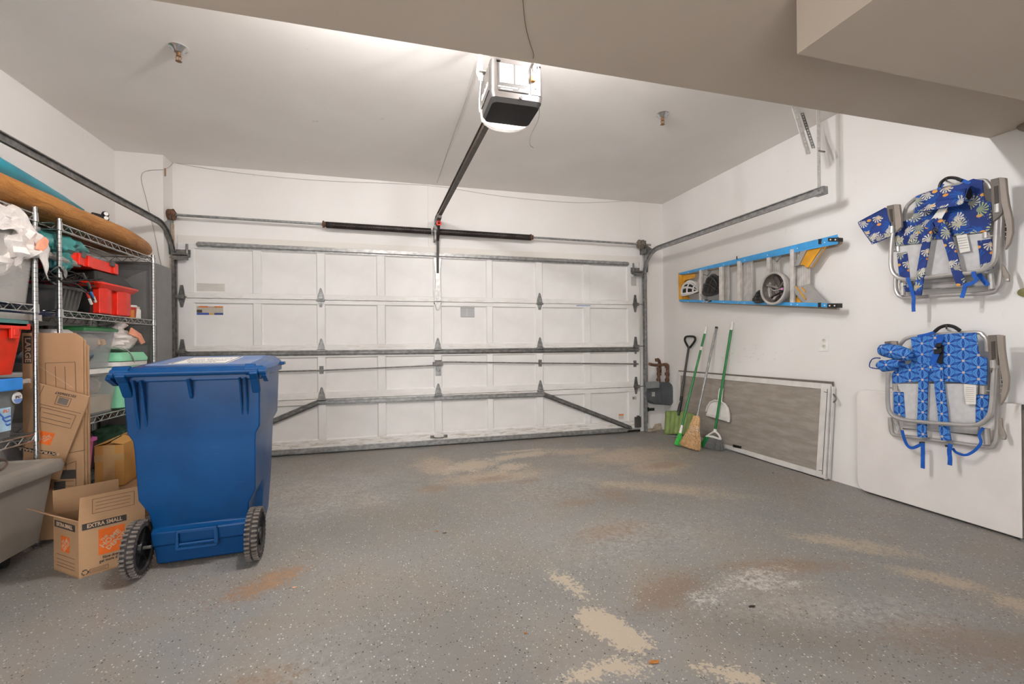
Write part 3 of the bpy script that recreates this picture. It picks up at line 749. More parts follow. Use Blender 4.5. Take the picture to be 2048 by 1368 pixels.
for xx, w_, h_ in ((-.228, .012, .23), (-.198, .010, .22), (-.012, .014, .10), (.200, .008, .19), (.224, .008, .19)):
    obj('rib', MB().prism([(xx - w_ / 2, .03, .93), (xx - w_ / 2, -.04, .938), (xx - w_ / 2, -.02, .90), (xx - w_ / 2, .005, .90 - h_ * .5), (xx - w_ / 2, .03, .93 - h_)], (w_, 0, 0)), binm, bn, bevel=.003)
# recessed grip near the foot
gr = MB()
def frame_box(x0, x1, z0, z1, y, t, d):
    m = MB()
    m.box(x0, x1, y - d, y, z0, z0 + t).box(x0, x1, y - d, y, z1 - t, z1).box(x0, x0 + t, y - d, y, z0 + t, z1 - t).box(x1 - t, x1, y - d, y, z0 + t, z1 - t)
    return m
obj('foot_grip', frame_box(-.100, .075, .092, .190, .084, .013, .018).box(-.09, .065, .072, .08, .112, .124), binm, bn, bevel=.003)
# lid
lid = MB()
def lring(z, hx, y0, y1): return [V(p) for p in ((-hx, y0, z), (-hx, y1, z), (hx, y1, z), (hx, y0, z))]
def lr2(z0, z1, hx, y0, y1): return [V(p) for p in ((-hx, y0, z0), (-hx, y1, z1), (hx, y1, z1), (hx, y0, z0))]
lid.loft([lring(.966, .298, -.015, .665), lring(.974, .300, -.018, .67), lr2(.984, 1.000, .290, -.004, .66), lr2(.994, 1.027, .262, .04, .62), lr2(.998, 1.031, .24, .07, .59)])
obj('lid', lid, binm, bn, smooth=True, bevel=.008, angle=25)
obj('lid_panel', MB().loft([lr2(.998, 1.029, .225, .085, .57), lr2(1.003, 1.034, .220, .095, .56)]), lidtop, bn, bevel=.002)
obj('lid_roll', MB().tube([(-.280, -.022, .980), (.255, -.022, .980)], .015, 14), binm, bn, smooth=True)
obj('lid_hinge', MB().cyl((-.296, -.030, .975), (-.236, -.030, .975), .028, 14), binm, bn, smooth=True)
obj('lid_hinge', MB().cyl((.228, -.030, .976), (.270, -.030, .976), .028, 14).cyl((.270, -.030, .972), (.305, -.030, .972), .022, 12), binm, bn, smooth=True)
obj('lid_lip', MB().box(.285, .318, .58, .66, .972, .992).box(-.20, .20, .66, .69, .975, .99), binm, bn, bevel=.004)
def lz(y): return 1.003 + (y - .095) * (.031 / .465)
def lq(x0, x1, y0, y1, o, h): return MB().prism([(x0, y0, lz(y0) + o), (x1, y0, lz(y0) + o), (x1, y1, lz(y1) + o), (x0, y1, lz(y1) + o)], (0, 0, h))
lab = obj('lid_label', lq(-.135, .120, .105, .46, .0008, .0008), whitep, bn, label='white printed label')
for a in ((-.129, .114, .115, .122), (-.129, .114, .445, .452), (-.129, -.123, .115, .452), (.108, .114, .115, .452)):
    obj('print_border', lq(a[0], a[1], a[2], a[3], .0018, .0004), ink, lab)
for i, s_ in enumerate(('RECYCLE', 'MIXED PAPER', 'BOTTLES CANS')):
    y_ = .17 + i * .075
    text('lettering', s_, .032, (-.008, y_, lz(y_) + .0026), (-1, 0, 0), (0, -1, -.067), ink, lab, ex=.0002, stretch=.95)
# wheels
tread = Mat('worn_rubber_tread', .8); nn_ = tread.noise(30, 4)
tread.color(tread.mix(nn_.step(.35, .65), '#22201f', '#3d3835'))
for sx in (-1, 1):
    xc = sx * .247; zc = .131; yc = .06; w2 = .028
    wl_ = MB()
    wl_.lathe([(.114, -w2), (.123, -w2 * .8), (.125, 0), (.123, w2 * .8), (.114, w2), (.100, w2), (.095, w2 * .6), (.095, -w2 * .6), (.100, -w2), (.114, -w2)], (xc, yc, zc), (1, 0, 0), 40)
    lg_ = MB(); nl = 36
    for k in range(nl):
        for side in (-1, 1):
            a = 2 * PI * (k + (.5 if side > 0 else 0)) / nl
            ca, sa = math.cos(a), math.sin(a)
            p0 = V((xc + side * .004, yc + ca * .126, zc + sa * .126)); p1 = V((xc + side * w2 * .98, yc + ca * .124, zc + sa * .124))
            lg_.bar(p0, p1, .0095, .010, (0, ca, sa))
    ww = obj('wheel', wl_, tread.m, bn, smooth=True, label='black ribbed wheel')
    obj('tread_lugs', lg_, plain('dusty_lug_rubber', '#6a625b', .85, 0, .3, 50), ww, kind='stuff')
    hub = MB().lathe([(.001, -.022), (.030, -.022), (.034, -.010), (.080, -.008), (.097, -.020), (.097, .020), (.080, .008), (.034, .010), (.030, .022), (.001, .022)], (xc, yc, zc), (1, 0, 0), 28)
    for k in range(6):
        a = k * PI / 3; hub.bar((xc, yc + .03 * math.cos(a), zc + .03 * math.sin(a)), (xc, yc + .09 * math.cos(a), zc + .09 * math.sin(a)), .008, .032, (1, 0, 0))
    obj('hub', hub, black, ww, smooth=True)
obj('axle', MB().cyl((-.27, .06, .131), (-.195, .06, .131), .008, 10).cyl((.195, .06, .131), (.27, .06, .131), .008, 10), galv_dark, bn)
place(bn, Matrix.Translation((-.905, 2.50, 0)) @ Matrix.Rotation(math.radians(4), 4, 'Z'))

# ---------------------------------------------------------------- wire shelving
def shelf_unit(y0, y1, label, levels, zt, ny=0):
    X0, X1 = -2.285, -1.855
    t = thing('wire_shelf_unit', label, 'shelving', ((X0 + X1) / 2, (y0 + y1) / 2, 0), 'chrome wire shelving along the left wall')
    for xx in (X0, X1):
        for yy in (y0, y1):
            pr = [(.0125, .03)]; zz = .03
            while zz < zt - .03:
                pr += [(.0125, zz + .022), (.0112, zz + .0235), (.0125, zz + .025)]; zz += .0254
            pr += [(.0125, zt - .01), (.014, zt - .01), (.014, zt), (.002, zt + .004)]
            p_ = obj('post', MB().lathe(pr, (xx, yy, 0), n=12), chrome, t, smooth=True)
            obj('foot', MB().lathe([(.016, 0), (.016, .012), (.008, .016), (.008, .035)], (xx, yy, 0), n=10), darkg, p_)
    for z in levels:
        s = MB()
        def truss(p, q):
            p, q = V(p), V(q); L = (q - p).length; n = max(2, int(L / .042)); dn = V((0, 0, -.038))
            s.tube([p, q], .0045, 6); s.tube([p + dn, q + dn], .0045, 6)
            zz = [p.lerp(q, i / n) + (dn if i % 2 else V((0, 0, 0))) for i in range(n + 1)]
            s.tube(zz, .0032, 5)
        truss((X1, y0, z), (X1, y1, z)); truss((X0, y0, z), (X0, y1, z)); truss((X0, y0, z), (X1, y0, z)); truss((X0, y1, z), (X1, y1, z))
        n = int((y1 - y0) / .028)
        for i in range(1, n): yy = y0 + (y1 - y0) * i / n; s.tube([(X0, yy, z + .002), (X1, yy, z + .002)], .0016, 4)
        for i in range(1, 4): xx = X0 + (X1 - X0) * i / 4; s.tube([(xx, y0, z - .004), (xx, y1, z - .004)], .003, 5)
        so_ = obj('shelf', s, chrome, t)
        for xx in (X0, X1):
            for yy in (y0, y1): obj('corner_collar', MB().lathe([(.0125, -.045), (.0175, -.042), (.016, .006), (.0125, .008)], (xx, yy, z), n=12), chrome, so_, smooth=True)
    return t
shelf_unit(1.86, 3.065, 'chrome wire shelf unit nearest the camera, holding the clear totes', (1.825, 1.325, .625), 1.87)
shelf_unit(3.255, 4.355, 'chrome wire shelf unit farther back with the red tool box', (1.825, 1.312, .640, .13), 1.85)
# ---------------------------------------------------------------- boxes and totes
def tote(name, label, cat, x0, x1, y0, y1, z0, z1, tp, mat, lidm=None, lidh=.03, group=None, ribs=0, hollow=True, wall=.003, r=.03, lip=.012, lidname='lid'):
    cx, cy = (x0 + x1) / 2, (y0 + y1) / 2; hx, hy = (x1 - x0) / 2, (y1 - y0) / 2
    t = thing(name, label, cat, (cx, cy, z0), group)
    zt = z1 - (lidh if lidm else 0)
    R0 = rrect(cx, cy, hx - tp, hy - tp, r, z0); R1 = rrect(cx, cy, hx, hy, r, zt)
    if hollow:
        I1 = rrect(cx, cy, hx - wall, hy - wall, r, zt); I0 = rrect(cx, cy, hx - tp - wall, hy - tp - wall, r, z0 + wall)
        b = MB().loft([R0, R1, I1, I0])
    else: b = MB().loft([R0, R1])
    body = obj('body', b, mat, t, smooth=True, angle=50)
    rm = MB()
    o1 = rrect(cx, cy, hx + lip, hy + lip, r, zt - .018); o2 = rrect(cx, cy, hx + lip, hy + lip, r, zt); i2 = rrect(cx, cy, hx - .002, hy - .002, r, zt); i1 = rrect(cx, cy, hx - .002, hy - .002, r, zt - .018)
    rm.loft([o1, o2, i2, i1], cap=False, closed=True)
    obj('rim', rm, mat, t, smooth=True, angle=50)
    if ribs:
        rb = MB()
        for i in range(ribs):
            yy = y0 + .04 + (y1 - y0 - .08) * i / (ribs - 1)
            rb.prism([(x1 - tp - .002, yy - .006, z0 + .01), (x1 - tp - .002, yy + .006, z0 + .01), (x1 + .004, yy + .006, zt - .02), (x1 + .004, yy - .006, zt - .02)], (.006, 0, 0))
        obj('rib', rb, mat, t, kind='stuff')
    if lidm:
        lm_ = MB().loft([rrect(cx, cy, hx + lip + .003, hy + lip + .003, r, zt - .006), rrect(cx, cy, hx + lip + .004, hy + lip + .004, r, zt + lidh * .5), rrect(cx, cy, hx - .01, hy - .01, r, zt + lidh), rrect(cx, cy, hx - .02, hy - .02, r, zt + lidh)])
        obj(lidname, lm_, lidm, t, smooth=True, angle=50)
    return t

milk = clear('milky_clear_plastic', '#d9d3cc', .36)
clearp = clear('clear_plastic', '#c9cccb', .26, .15)
smokep = clear('smoky_clear_plastic', '#a9b0b0', .34, .2)
bagm = Mat('white_plastic_bag', .4); nb = bagm.noise(6, 5, rough=.7, dist=1.0)
bagm.color(bagm.mix(nb.step(.3, .7), '#d9cec6', '#f0e9e4')); bagm.bump(nb, .6, .02)
bagm.b.inputs['Subsurface Weight'].default_value = 0.0
bagw = bagm.m
peach = plain('peach_drawstring', '#f0a080', .5, 0, .1)
tealm = Mat('teal_nylon', .4); nb = tealm.noise(7, 5, dist=1.2); tealm.color(tealm.mix(nb.step(.3, .7), '#2f6f6c', '#4d9a96')); tealm.bump(nb, .7, .02)
teal = tealm.m

# surfboards on top
brm = Mat('brown_paper_wrap', .45); x, y, z = brm.xyz(); n = brm.noise(5, 6, brm.comb(x * 3, y * 1.2, z * 6), .65, 1.0)
brm.color(brm.mix(n.step(.3, .7), '#9a5f22', '#bd813c')); brm.bump(n, .8, .02)
def board(name, label, pts, mat, up, group='boards on top of the shelving'):
    """pts: (centre, half width, half thickness)"""
    rings = []
    n = 20
    for i, (c, w, h) in enumerate(pts):
        c = V(c); ring = []
        for k in range(n):
            a = 2 * PI * k / n
            ring.append(c + V((1, 0, 0)) * (w * math.copysign(abs(math.cos(a)) ** .75, math.cos(a))) + V(up).normalized() * (h * math.copysign(abs(math.sin(a)) ** .75, math.sin(a))))
        rings.append(ring)
    t = thing(name, label, 'surfboard', pts[len(pts) // 2][0], group)
    return t, rings
bp = []
for i in range(27):
    yy = 1.5 + (4.60 - 1.5) * i / 26
    k = min(1, max(0.02, (4.60 - yy) / .6)) ** .38
    wob = .006 * noise.noise(V((0, yy * 4, 3)))
    bp.append(((-2.04 + wob, yy, 1.912 + .01 * noise.noise(V((yy * 3, 0, 0)))), .235 * k, (.072 + wob) * min(1, k * 1.4)))
t, rings = board('surfboard', 'long surfboard wrapped in brown paper lying on top of both shelf units', bp, brm.m, (0, 0, 1))
obj('paper_wrap', MB().loft(rings), brm.m, t, smooth=True, angle=60)
obj('tape', MB().box(-2.0, -1.92, 3.60, 3.70, 1.985, 1.987), clear('clear_tape', '#e4dcd4', .6), t)
tag_ = MB().bar((-1.98, 4.02, 1.990), (-1.93, 4.14, 1.984), .05, .003)
obj('shipping_label', tag_, whitep, t)
tq = Mat('turquoise_gelcoat', .25); n = tq.noise(3, 4)
tq.color(tq.mix(n.step(.3, .7), '#0a8ea6', '#12a6bb'))
bp = []
for i in range(22):
    yy = 1.5 + (4.16 - 1.5) * i / 21
    k = min(1, max(.02, (4.16 - yy) / 1.3)) ** .7
    bp.append(((-2.215, yy, 2.085 + .05 * (1 - k)), .062 * k, .180 * k))
t, rings = board('surfboard', 'turquoise board standing on edge behind the brown wrapped board', bp, tq.m, (0, 0, 1))
obj('hull', MB().loft(rings), tq.m, t, smooth=True, angle=60)
cl = thing('spring_clamp', 'black double-ended clamp lying on top of the brown wrapped board', 'clamp', (-2.0, 4.05, 2.03))
pa = P(193, 432, 'X', -1.98); pb = P(215, 436, 'X', -1.94)
obj('arm', MB().bar(pa + V((0, -.05, 0)), pb, .02, .025), black, cl, bevel=.004)
for dz in (-.014, .016):
    c0 = P(211, 433, 'X', -1.94) + V((0, 0, dz)); obj('jaw_pad', MB().lathe([(.001, -.012), (.02, -.012), (.022, 0), (.016, .012), (.001, .012)], c0, (.7, -.7, .1), 14), black, cl, smooth=True)
    obj('pad_face', MB().lathe([(.001, -.0135), (.013, -.0135), (.013, -.012)], c0, (.7, -.7, .1), 14).lathe([(.001, .0135), (.013, .0135), (.013, .012)], c0, (.7, -.7, .1), 14), whitep, cl)

# --- near unit, upper shelf: clear tote of white bags
t = tote('storage_tote', 'frosted clear tote stuffed with white plastic bags on the near upper shelf', 'tote', -2.25, -1.85, 2.35, 3.10, 1.332, 1.755, .03, milk, None, 0, 'storage totes', r=.04)
for i in range(6):
    o = obj('plastic_bag', MB().blob((-2.05 + .06 * (i % 3), 2.47 + .10 * i, 1.46 + .09 * (i % 3)), (.12, .10, .11), .35, 5, i + 3), bagw, smooth=True, cat='bag', label='crumpled white plastic bag packed inside the frosted clear tote', group='white bags inside the clear tote')
tb = thing('shopping_bag', 'crumpled white plastic bag with orange drawstring draped over the clear tote', 'bag', (-1.95, 2.9, 1.76))
bd = MB()
def drape(a, b):
    yy = 2.20 + a * .92; s = b
    k = noise.noise(V((a * 9, b * 7, 2))) * .034 + noise.noise(V((a * 20, b * 16, 5))) * .008
    hang = .30 * max(0, math.sin(a * 5 + 1.5)) ** 1 * .5 + .12
    if s < .55: xx = -2.22 + (.38) * s / .55; zz = 1.80 + .02 * math.sin(a * 9)
    else: xx = -1.84 + .012; zz = 1.80 - hang * (s - .55) / .45
    if a > .8: zz -= (a - .8) * .9 * (.4 + .6 * s)
    return (xx + k * .6, yy, zz + k)
bd.grid(drape, 90, 48)
obj('bag_film', bd, bagw, tb, smooth=True, thick=.002, angle=180)
obj('drawstring', MB().prism([P(78, 486, 'X', -1.79), P(92, 474, 'X', -1.79), P(99, 482, 'X', -1.79), P(96, 494, 'X', -1.79), P(84, 505, 'X', -1.79), P(75, 498, 'X', -1.79)], (-.012, 0, 0)), peach, tb, bevel=.003, label='peach drawstring end')

# --- near unit: grey plank and blue tray and red tote under the middle shelf, hinged blue tote below
obj('grey_plank', MB().box(-2.12, -1.90, 2.2, 3.19, 1.245, 1.278), plain('pale_grey_plank', '#a8a29b', .6), cat='plank', label='long pale grey plank lying on the red tote lid')
bt = thing('blue_tray', 'dark blue shallow tray lying between the two shelf units', 'tray', (-2.06, 3.05, 1.286))
obj('tray', MB().loft([rrect(-2.06, 2.95, .14, .40, .05, 1.2795), rrect(-2.06, 2.95, .16, .43, .05, 1.296)]), plain('navy_plastic', '#27407c', .35), bt, smooth=True)
t = tote('red_tote', 'bright red tote with latch tabs on the near shelf above the blue-handled tote', 'tote', -2.25, -1.85, 2.35, 2.985, .955, 1.242, .03, redp, plain('teal_lid', '#4f7f7a', .5), .018, 'storage totes', hollow=False, r=.02)
for yy in (2.55, 2.76, 2.90):
    obj('latch_tab', MB().box(-1.850, -1.836, yy - .025, yy + .025, 1.14, 1.205).box(-1.847, -1.832, yy - .014, yy + .014, 1.155, 1.19), redp, t, bevel=.003)
obj('flange', MB().box(-2.27, -1.838, 2.32, 3.005, 1.188, 1.222), redp, t, bevel=.004)
t = tote('latching_tote', 'clear weatherproof tote with blue latch handle and round badge on the near shelf', 'tote', -2.26, -1.865, 2.30, 2.985, .632, .935, .025, smokep, milk, .028, 'storage totes', r=.03)
obj('latch', MB().box(-1.865, -1.835, 2.45, 2.945, .875, .938), plain('bright_blue_latch', '#1c86dd', .3), t, bevel=.006, label='bright blue latch')
obj('latch', MB().box(-1.863, -1.845, 2.95, 3.015, .905, .928), milk, t, bevel=.003)
bdg = obj('badge', MB().cyl((-1.8645, 2.945, .832), (-1.8585, 2.945, .832), .030, 24), whitep, t, label='round white and blue badge')
obj('badge_blue', MB().prism([(-1.858, 2.945 + .0285 * math.cos(a), .832 + .0285 * math.sin(a)) for a in [PI * 1.05 + i * PI * .9 / 10 for i in range(11)]], (.0006, 0, 0)), plain('badge_blue', '#6f92cf', .5), bdg)
text('lettering', 'IP67', .020, (-1.8575, 2.945, .836), (0, 1, 0), (0, 0, 1), ink, bdg, bold=.0003)
ls = obj('photo_sheet', MB().box(-1.866, -1.8625, 2.50, 2.905, .672, .790), plain('pale_blue_print', '#a9cbe0', .5, 0, .2, 20), t, label='pale blue picture sheet')
for i in range(3):
    obj('print_stroke', MB().tube([(-1.862, 2.83 + .02 * i, .77 - .03 * i), (-1.862, 2.86 + .01 * i, .74 - .02 * i), (-1.862, 2.90, .745 - .02 * i)], .004, 5), plain('blue_print', '#3a66b8', .5), ls)
text('lettering', 'IP67', .022, (-1.862, 2.875, .772), (0, 1, 0), (0, 0, 1), orange, ls, bold=.0003)
for i in range(5):
    nm_ = ('tan', 'steel blue', 'cream', 'slate', 'brown')[i]
    obj('folded_cloth', MB().blob((-2.06, 2.42 + .12 * i, .73 + .02 * (i % 2)), (.15, .07, .06), .2, 4, i + 40, 16, 10), plain('cloth_%d' % i, ('#b9a98d', '#8a9aa5', '#c9c2b4', '#6f8a9c', '#a58f72')[i], .9), smooth=True, cat='cloth', label='%s folded cloth inside the tote with the blue latch' % nm_, group='folded cloths in the latching tote')

# --- far unit, middle shelf
t = tote('dark_grey_tote', 'dark grey ribbed tote full of cables on the far shelf', 'tote', -2.20, -1.865, 3.14 + .135, 3.50, 1.320, 1.462, .02, darkg, None, 0, 'storage totes', ribs=5, hollow=False, r=.02)
cabm = plain('black_cable', '#1f1d1c', .5)
hs = thing('cable_pile', 'tangle of black cables and plugs spilling over the dark grey tote', 'cables', (-2.02, 3.4, 1.49))
random.seed(11)
for i in range(16):
    y0 = 3.22 + .28 * random.random(); x0 = -2.15 + .27 * random.random()
    pts = [(x0, y0 - .05, 1.475 + .03 * random.random())]
    for k in range(4): pts.append((x0 + random.uniform(-.06, .1), y0 + .09 * k + random.uniform(-.03, .03), 1.49 + random.uniform(-.01, .09)))
    obj('cable', MB().tube(smooth_path(pts, 5), .0045, 5), cabm, hs, smooth=True)
for dx in (0, .012, .024):
    obj('cable', MB().tube(smooth_path([P(96, 540, 'X', -1.86), P(120, 560, 'X', -1.84), P(150, 567, 'X', -1.83 + dx), P(172, 583, 'X', -1.82), P(188, 600, 'X', -1.82)], 6), .0042, 5), cabm, hs, smooth=True)
for px, py, cc in ((168, 552, '#3a3833'), (178, 571, '#3d4743'), (176, 590, '#b8352c'), (184, 590, '#2f6fb0'), (181, 603, '#c9c4ba'), (189, 599, '#c9c4ba')):
    p_ = P(px, py, 'X', -1.825); obj('plug', MB().bar(p_ + V((0, -.012, .018)), p_ + V((0, .012, -.018)), .012, .014), plain('plug_' + str(px), cc, .4), hs, bevel=.003)
# vacuum hoses
hg = plain('grey_hose', '#8f8a84', .4)
h = thing('vacuum_hose', 'grey vacuum hose and flat nozzle lying above the dark grey tote', 'hose', (-2.0, 3.3, 1.6))
obj('nozzle', MB().tube([P(90, 508, 'X', -1.92), P(118, 517, 'X', -1.90), P(145, 526, 'X', -1.88), P(158, 531, 'X', -1.88)], [.022, .022, .02, .012], 10), hg, h, smooth=True)
obj('hose', MB().tube(smooth_path([P(96, 530, 'X', -1.95), P(118, 531, 'X', -1.91), P(129, 543, 'X', -1.90), P(126, 556, 'X', -1.91), P(112, 552, 'X', -1.95)], 8), .012, 8), hg, h, smooth=True)
obj('wand', MB().cyl(P(92, 556, 'X', -1.93), P(128, 580, 'X', -1.90), .006, 8), galv, h)
# teal sleeping bag
tb = thing('teal_bag', 'teal nylon sleeping bag squashed under the far top shelf', 'bag', (-2.0, 3.35, 1.72))
obj('bundle', MB().blob((-2.02, 3.36, 1.715), (.16, .17, .075), .22, 5, 21, 30, 18), teal, tb, smooth=True)
obj('loose_fold', MB().blob((-1.935, 3.385, 1.640), (.065, .09, .075), .25, 5, 24, 22, 14), teal, tb, smooth=True)
obj('corner_fold', MB().tube([(-1.95, 3.36, 1.72), (-1.915, 3.52, 1.735), (-1.90, 3.60, 1.725)], [.065, .045, .012], 10), teal, tb, smooth=True)
# red and black tool tote with organiser on top
tt = thing('red_tool_box', 'red and black rolling tool box with flared rim on the far shelf', 'tool box', (-2.03, 3.82, 1.32))
B_ = MB()
B_.box(-2.22, -1.90, 3.62, 4.03, 1.322, 1.50); obj('core', B_, black, tt)
for a, b_ in ((3.655, 3.79), (3.865, 4.035)):
    obj('red_pillar', MB().prism([(-2.22, a, 1.322), (-1.862, a, 1.322), (-1.85, (a + b_) / 2, 1.322), (-1.862, b_, 1.322), (-2.22, b_, 1.322)], (0, 0, .175)), redp, tt, bevel=.006)
obj('red_panel', MB().box(-2.2, -1.885, 3.78, 3.88, 1.325, 1.50), redp, tt)
obj('flared_rim', MB().loft([rrect(-2.035, 3.85, .178, .215, .02, 1.492), rrect(-2.035, 3.85, .20, .245, .02, 1.520), rrect(-2.035, 3.85, .20, .245, .02, 1.532)]), redp, tt, smooth=True)
obj('lid', MB().loft([rrect(-2.035, 3.85, .195, .24, .02, 1.532), rrect(-2.035, 3.83, .18, .22, .02, 1.548), rrect(-2.035, 3.79, .165, .16, .02, 1.605), rrect(-2.035, 3.79, .16, .155, .02, 1.607)]), black, tt, smooth=True, angle=30)
obj('handle', MB().box(-1.96, -1.90, 3.93, 4.0, 1.545, 1.60), black, tt, bevel=.005)
oc = thing('tool_organizer', 'red organizer case with clear lid on top of the red tool box', 'case', (-2.03, 3.65, 1.61))
ob = MB()
ob.prism([(-2.20, 3.40, 1.612), (-1.88, 3.40, 1.612), (-1.865, 3.44, 1.612), (-1.865, 3.88, 1.612), (-1.89, 3.90, 1.612), (-2.20, 3.90, 1.612)], (0, 0, .072))
obj('case_body', ob, redp, oc, bevel=.004)
for yy in (3.455, 3.545, 3.83): obj('corner_post', MB().box(-1.872, -1.853, yy - .022, yy + .022, 1.612, 1.686), redp, oc, bevel=.004)
obj('clear_lid', MB().loft([rrect(-2.035, 3.65, .165, .245, .02, 1.685), rrect(-2.035, 3.65, .155, .235, .02, 1.706)]), smokep, oc, smooth=True, angle=40)
for yy in (3.47, 3.79): obj('latch', MB().box(-1.865, -1.848, yy - .018, yy + .018, 1.66, 1.70), darkg, oc, bevel=.002)
tubm = plain('red_tub', '#b02a24', .4)
tb = thing('small_tub', 'small red and white screw-top tub at the end of the far shelf', 'tub', (-1.915, 4.115, 1.32))
obj('tub', MB().lathe([(.001, 0), (.036, 0), (.042, .085), (.040, .088)], (-1.915, 4.13, 1.316), n=24), tubm, tb, smooth=True)
obj('lid', MB().lathe([(.044, 0), (.046, .004), (.045, .016), (.001, .017)], (-1.915, 4.13, 1.400), n=24), whitep, tb, smooth=True, label='white lid')
for i in range(4): obj('print', MB().prism([(-1.915 + (.0405 + .0012 * i) * math.sin(a), 4.13 - (.0405 + .0012 * i) * math.cos(a), 1.335 + .013 * i) for a in [.3 + k * .12 for k in range(7)]] + [(-1.915 + (.0408 + .0012 * i) * math.sin(a), 4.13 - (.0408 + .0012 * i) * math.cos(a), 1.339 + .013 * i) for a in [.3 + k * .12 for k in range(7)]][::-1], (.0008, -.0008, 0)), whitep, tb)
wj = thing('white_jar', 'small white jar beside the red tub on the far shelf', 'jar', (-1.93, 4.235, 1.316))
obj('jar', MB().lathe([(.001, 0), (.036, 0), (.038, .01), (.038, .07), (.030, .082)], (-1.93, 4.235, 1.316), n=20), whitep, wj, smooth=True)
obj('lid', MB().lathe([(.031, 0), (.031, .016), (.001, .017)], (-1.93, 4.235, 1.397), n=20), plain('cream_lid', '#c9bba4', .5), wj, smooth=True)
obj('cardboard_sheet', MB().box(-2.15, -1.93, 4.065, 4.075, 1.318, 1.50), card, cat='cardboard', label='upright piece of cardboard between the red tool box and the small tub')
obj('orange_packet', MB().box(-1.90, -1.862, 4.045, 4.085, 1.316, 1.375), plain('orange_packet', '#c9822e', .6), cat='packet', label='small orange packet leaning at the foot of the red tool box', bevel=.003)

# --- far unit, lower shelf
t = tote('green_lid_tote', 'clear tote with dark green lid, cloth inside, on the far lower shelf', 'tote', -2.24, -1.87, 3.53, 3.86, .952, 1.232, .03, clearp, plain('dark_green_lid', '#2c6b3e', .4), .025, 'storage totes')
random.seed(5)
for i, cc in enumerate(('#5a6a72', '#c9b8a0', '#e0a68c', '#53646c', '#d8d0c8', '#bb9c80')):
    obj('clothing', MB().blob((-2.04 + .05 * (i % 2), 3.40 + .06 * i, 1.03 + .05 * (i % 3)), (.11, .07, .05), .3, 5, i + 60, 18, 12), plain('clothing_%d' % i, cc, .9), smooth=True, cat='clothing', label='%s folded clothing inside the clear tote with green lid' % ('slate grey', 'sand', 'peach', 'dark slate', 'off-white', 'light brown')[i], group='clothes in the green lid tote')
t = tote('white_lid_tote', 'clear tote with white lid holding soft toys, under the green-lidded tote', 'tote', -2.24, -1.86, 3.36, 3.88, .645, .948, .03, clearp, whitep, .022, 'storage totes')
for i, cc in enumerate(('#cfa0a8', '#e3d3c2', '#b99acb', '#d8c0a0')):
    o = thing('soft_toy', '%s soft toy inside the clear tote with white lid' % ('rose pink', 'cream', 'lilac', 'tan')[i], 'toy', (-2.03, 3.50 + .09 * i, .83), 'soft toys in the white lid tote')
    obj('body', MB().blob((-2.02, 3.48 + .1 * i, .83), (.09, .055, .06), .15, 4, i + 80, 18, 12), plain('plush_%d' % i, cc, .95, 0, .15, 40, .4), o, smooth=True)
    obj('ear', MB().blob((-1.97, 3.48 + .1 * i + .03, .885), (.02, .02, .025), .05, 4, i, 10, 8), plain('plush_ear_%d' % i, cc, .95), o, smooth=True)
obj('cream_carton', MB().box(-2.15, -1.895, 3.46, 3.83, .655, .765), plain('cream_card', '#d2bb94', .8), cat='box', label='cream carton inside the white-lidded tote', bevel=.003)
mc = thing('mint_cooler', 'mint green cooler with white band and wire handle on the far lower shelf', 'cooler', (-2.04, 4.1, .65))
obj('body', MB().loft([rrect(-2.05, 4.11, .155, .155, .04, .647), rrect(-2.05, 4.11, .17, .175, .04, .955)]), mint, mc, smooth=True)
obj('white_band', MB().loft([rrect(-2.05, 4.09, .180, .215, .04, .955), rrect(-2.05, 4.09, .182, .217, .04, .985)]), whitep, mc, smooth=True)
obj('lid', MB().loft([rrect(-2.05, 4.10, .182, .21, .04, .99), rrect(-2.05, 4.10, .185, .213, .04, 1.01), rrect(-2.05, 4.10, .165, .19, .04, 1.055)]), mint, mc, smooth=True)
obj('handle', MB().tube(smooth_path([P(228, 694, 'X', -1.86), P(245, 696, 'X', -1.85), P(258, 704, 'X', -1.85), P(267, 718, 'X', -1.86), P(269, 724, 'X', -1.865)], 6), .005, 6), galv_lite, mc, smooth=True)
wb_ = thing('white_sack', 'tied white plastic sack with peach flap on the mint green cooler', 'bag', (-2.0, 4.05, 1.08))
obj('sack', MB().blob((-2.0, 4.04, 1.145), (.13, .165, .085), .25, 5, 33, 30, 18), bagw, wb_, smooth=True)
obj('neck', MB().tube([(-1.96, 4.03, 1.19), (-1.94, 4.04, 1.245), (-1.93, 4.05, 1.275)], [.06, .03, .045], 10), bagw, wb_, smooth=True)
obj('peach_flap', MB().prism([P(259, 668, 'X', -1.87), P(264, 655, 'X', -1.87), P(283, 668, 'X', -1.86), P(291, 685, 'X', -1.86), P(284, 689, 'X', -1.86), P(277, 676, 'X', -1.86)], (-.01, 0, 0)), peach, wb_, bevel=.003)
rt = thing('white_drum', 'white rounded plastic drum behind the flattened boxes', 'drum', (-1.985, 3.42, .955))
obj('drum', MB().lathe([(.001, .0), (.095, 0), (.10, .03), (.10, .20), (.09, .235), (.07, .25), (.001, .252)], (-1.985, 3.42, .955), n=30), plain('translucent_white', '#bdb8b2', .3), rt, smooth=True)
obj('cap', MB().lathe([(.03, 0), (.03, .02), (.001, .022)], (-1.99, 3.40, 1.207), n=16), black, rt)

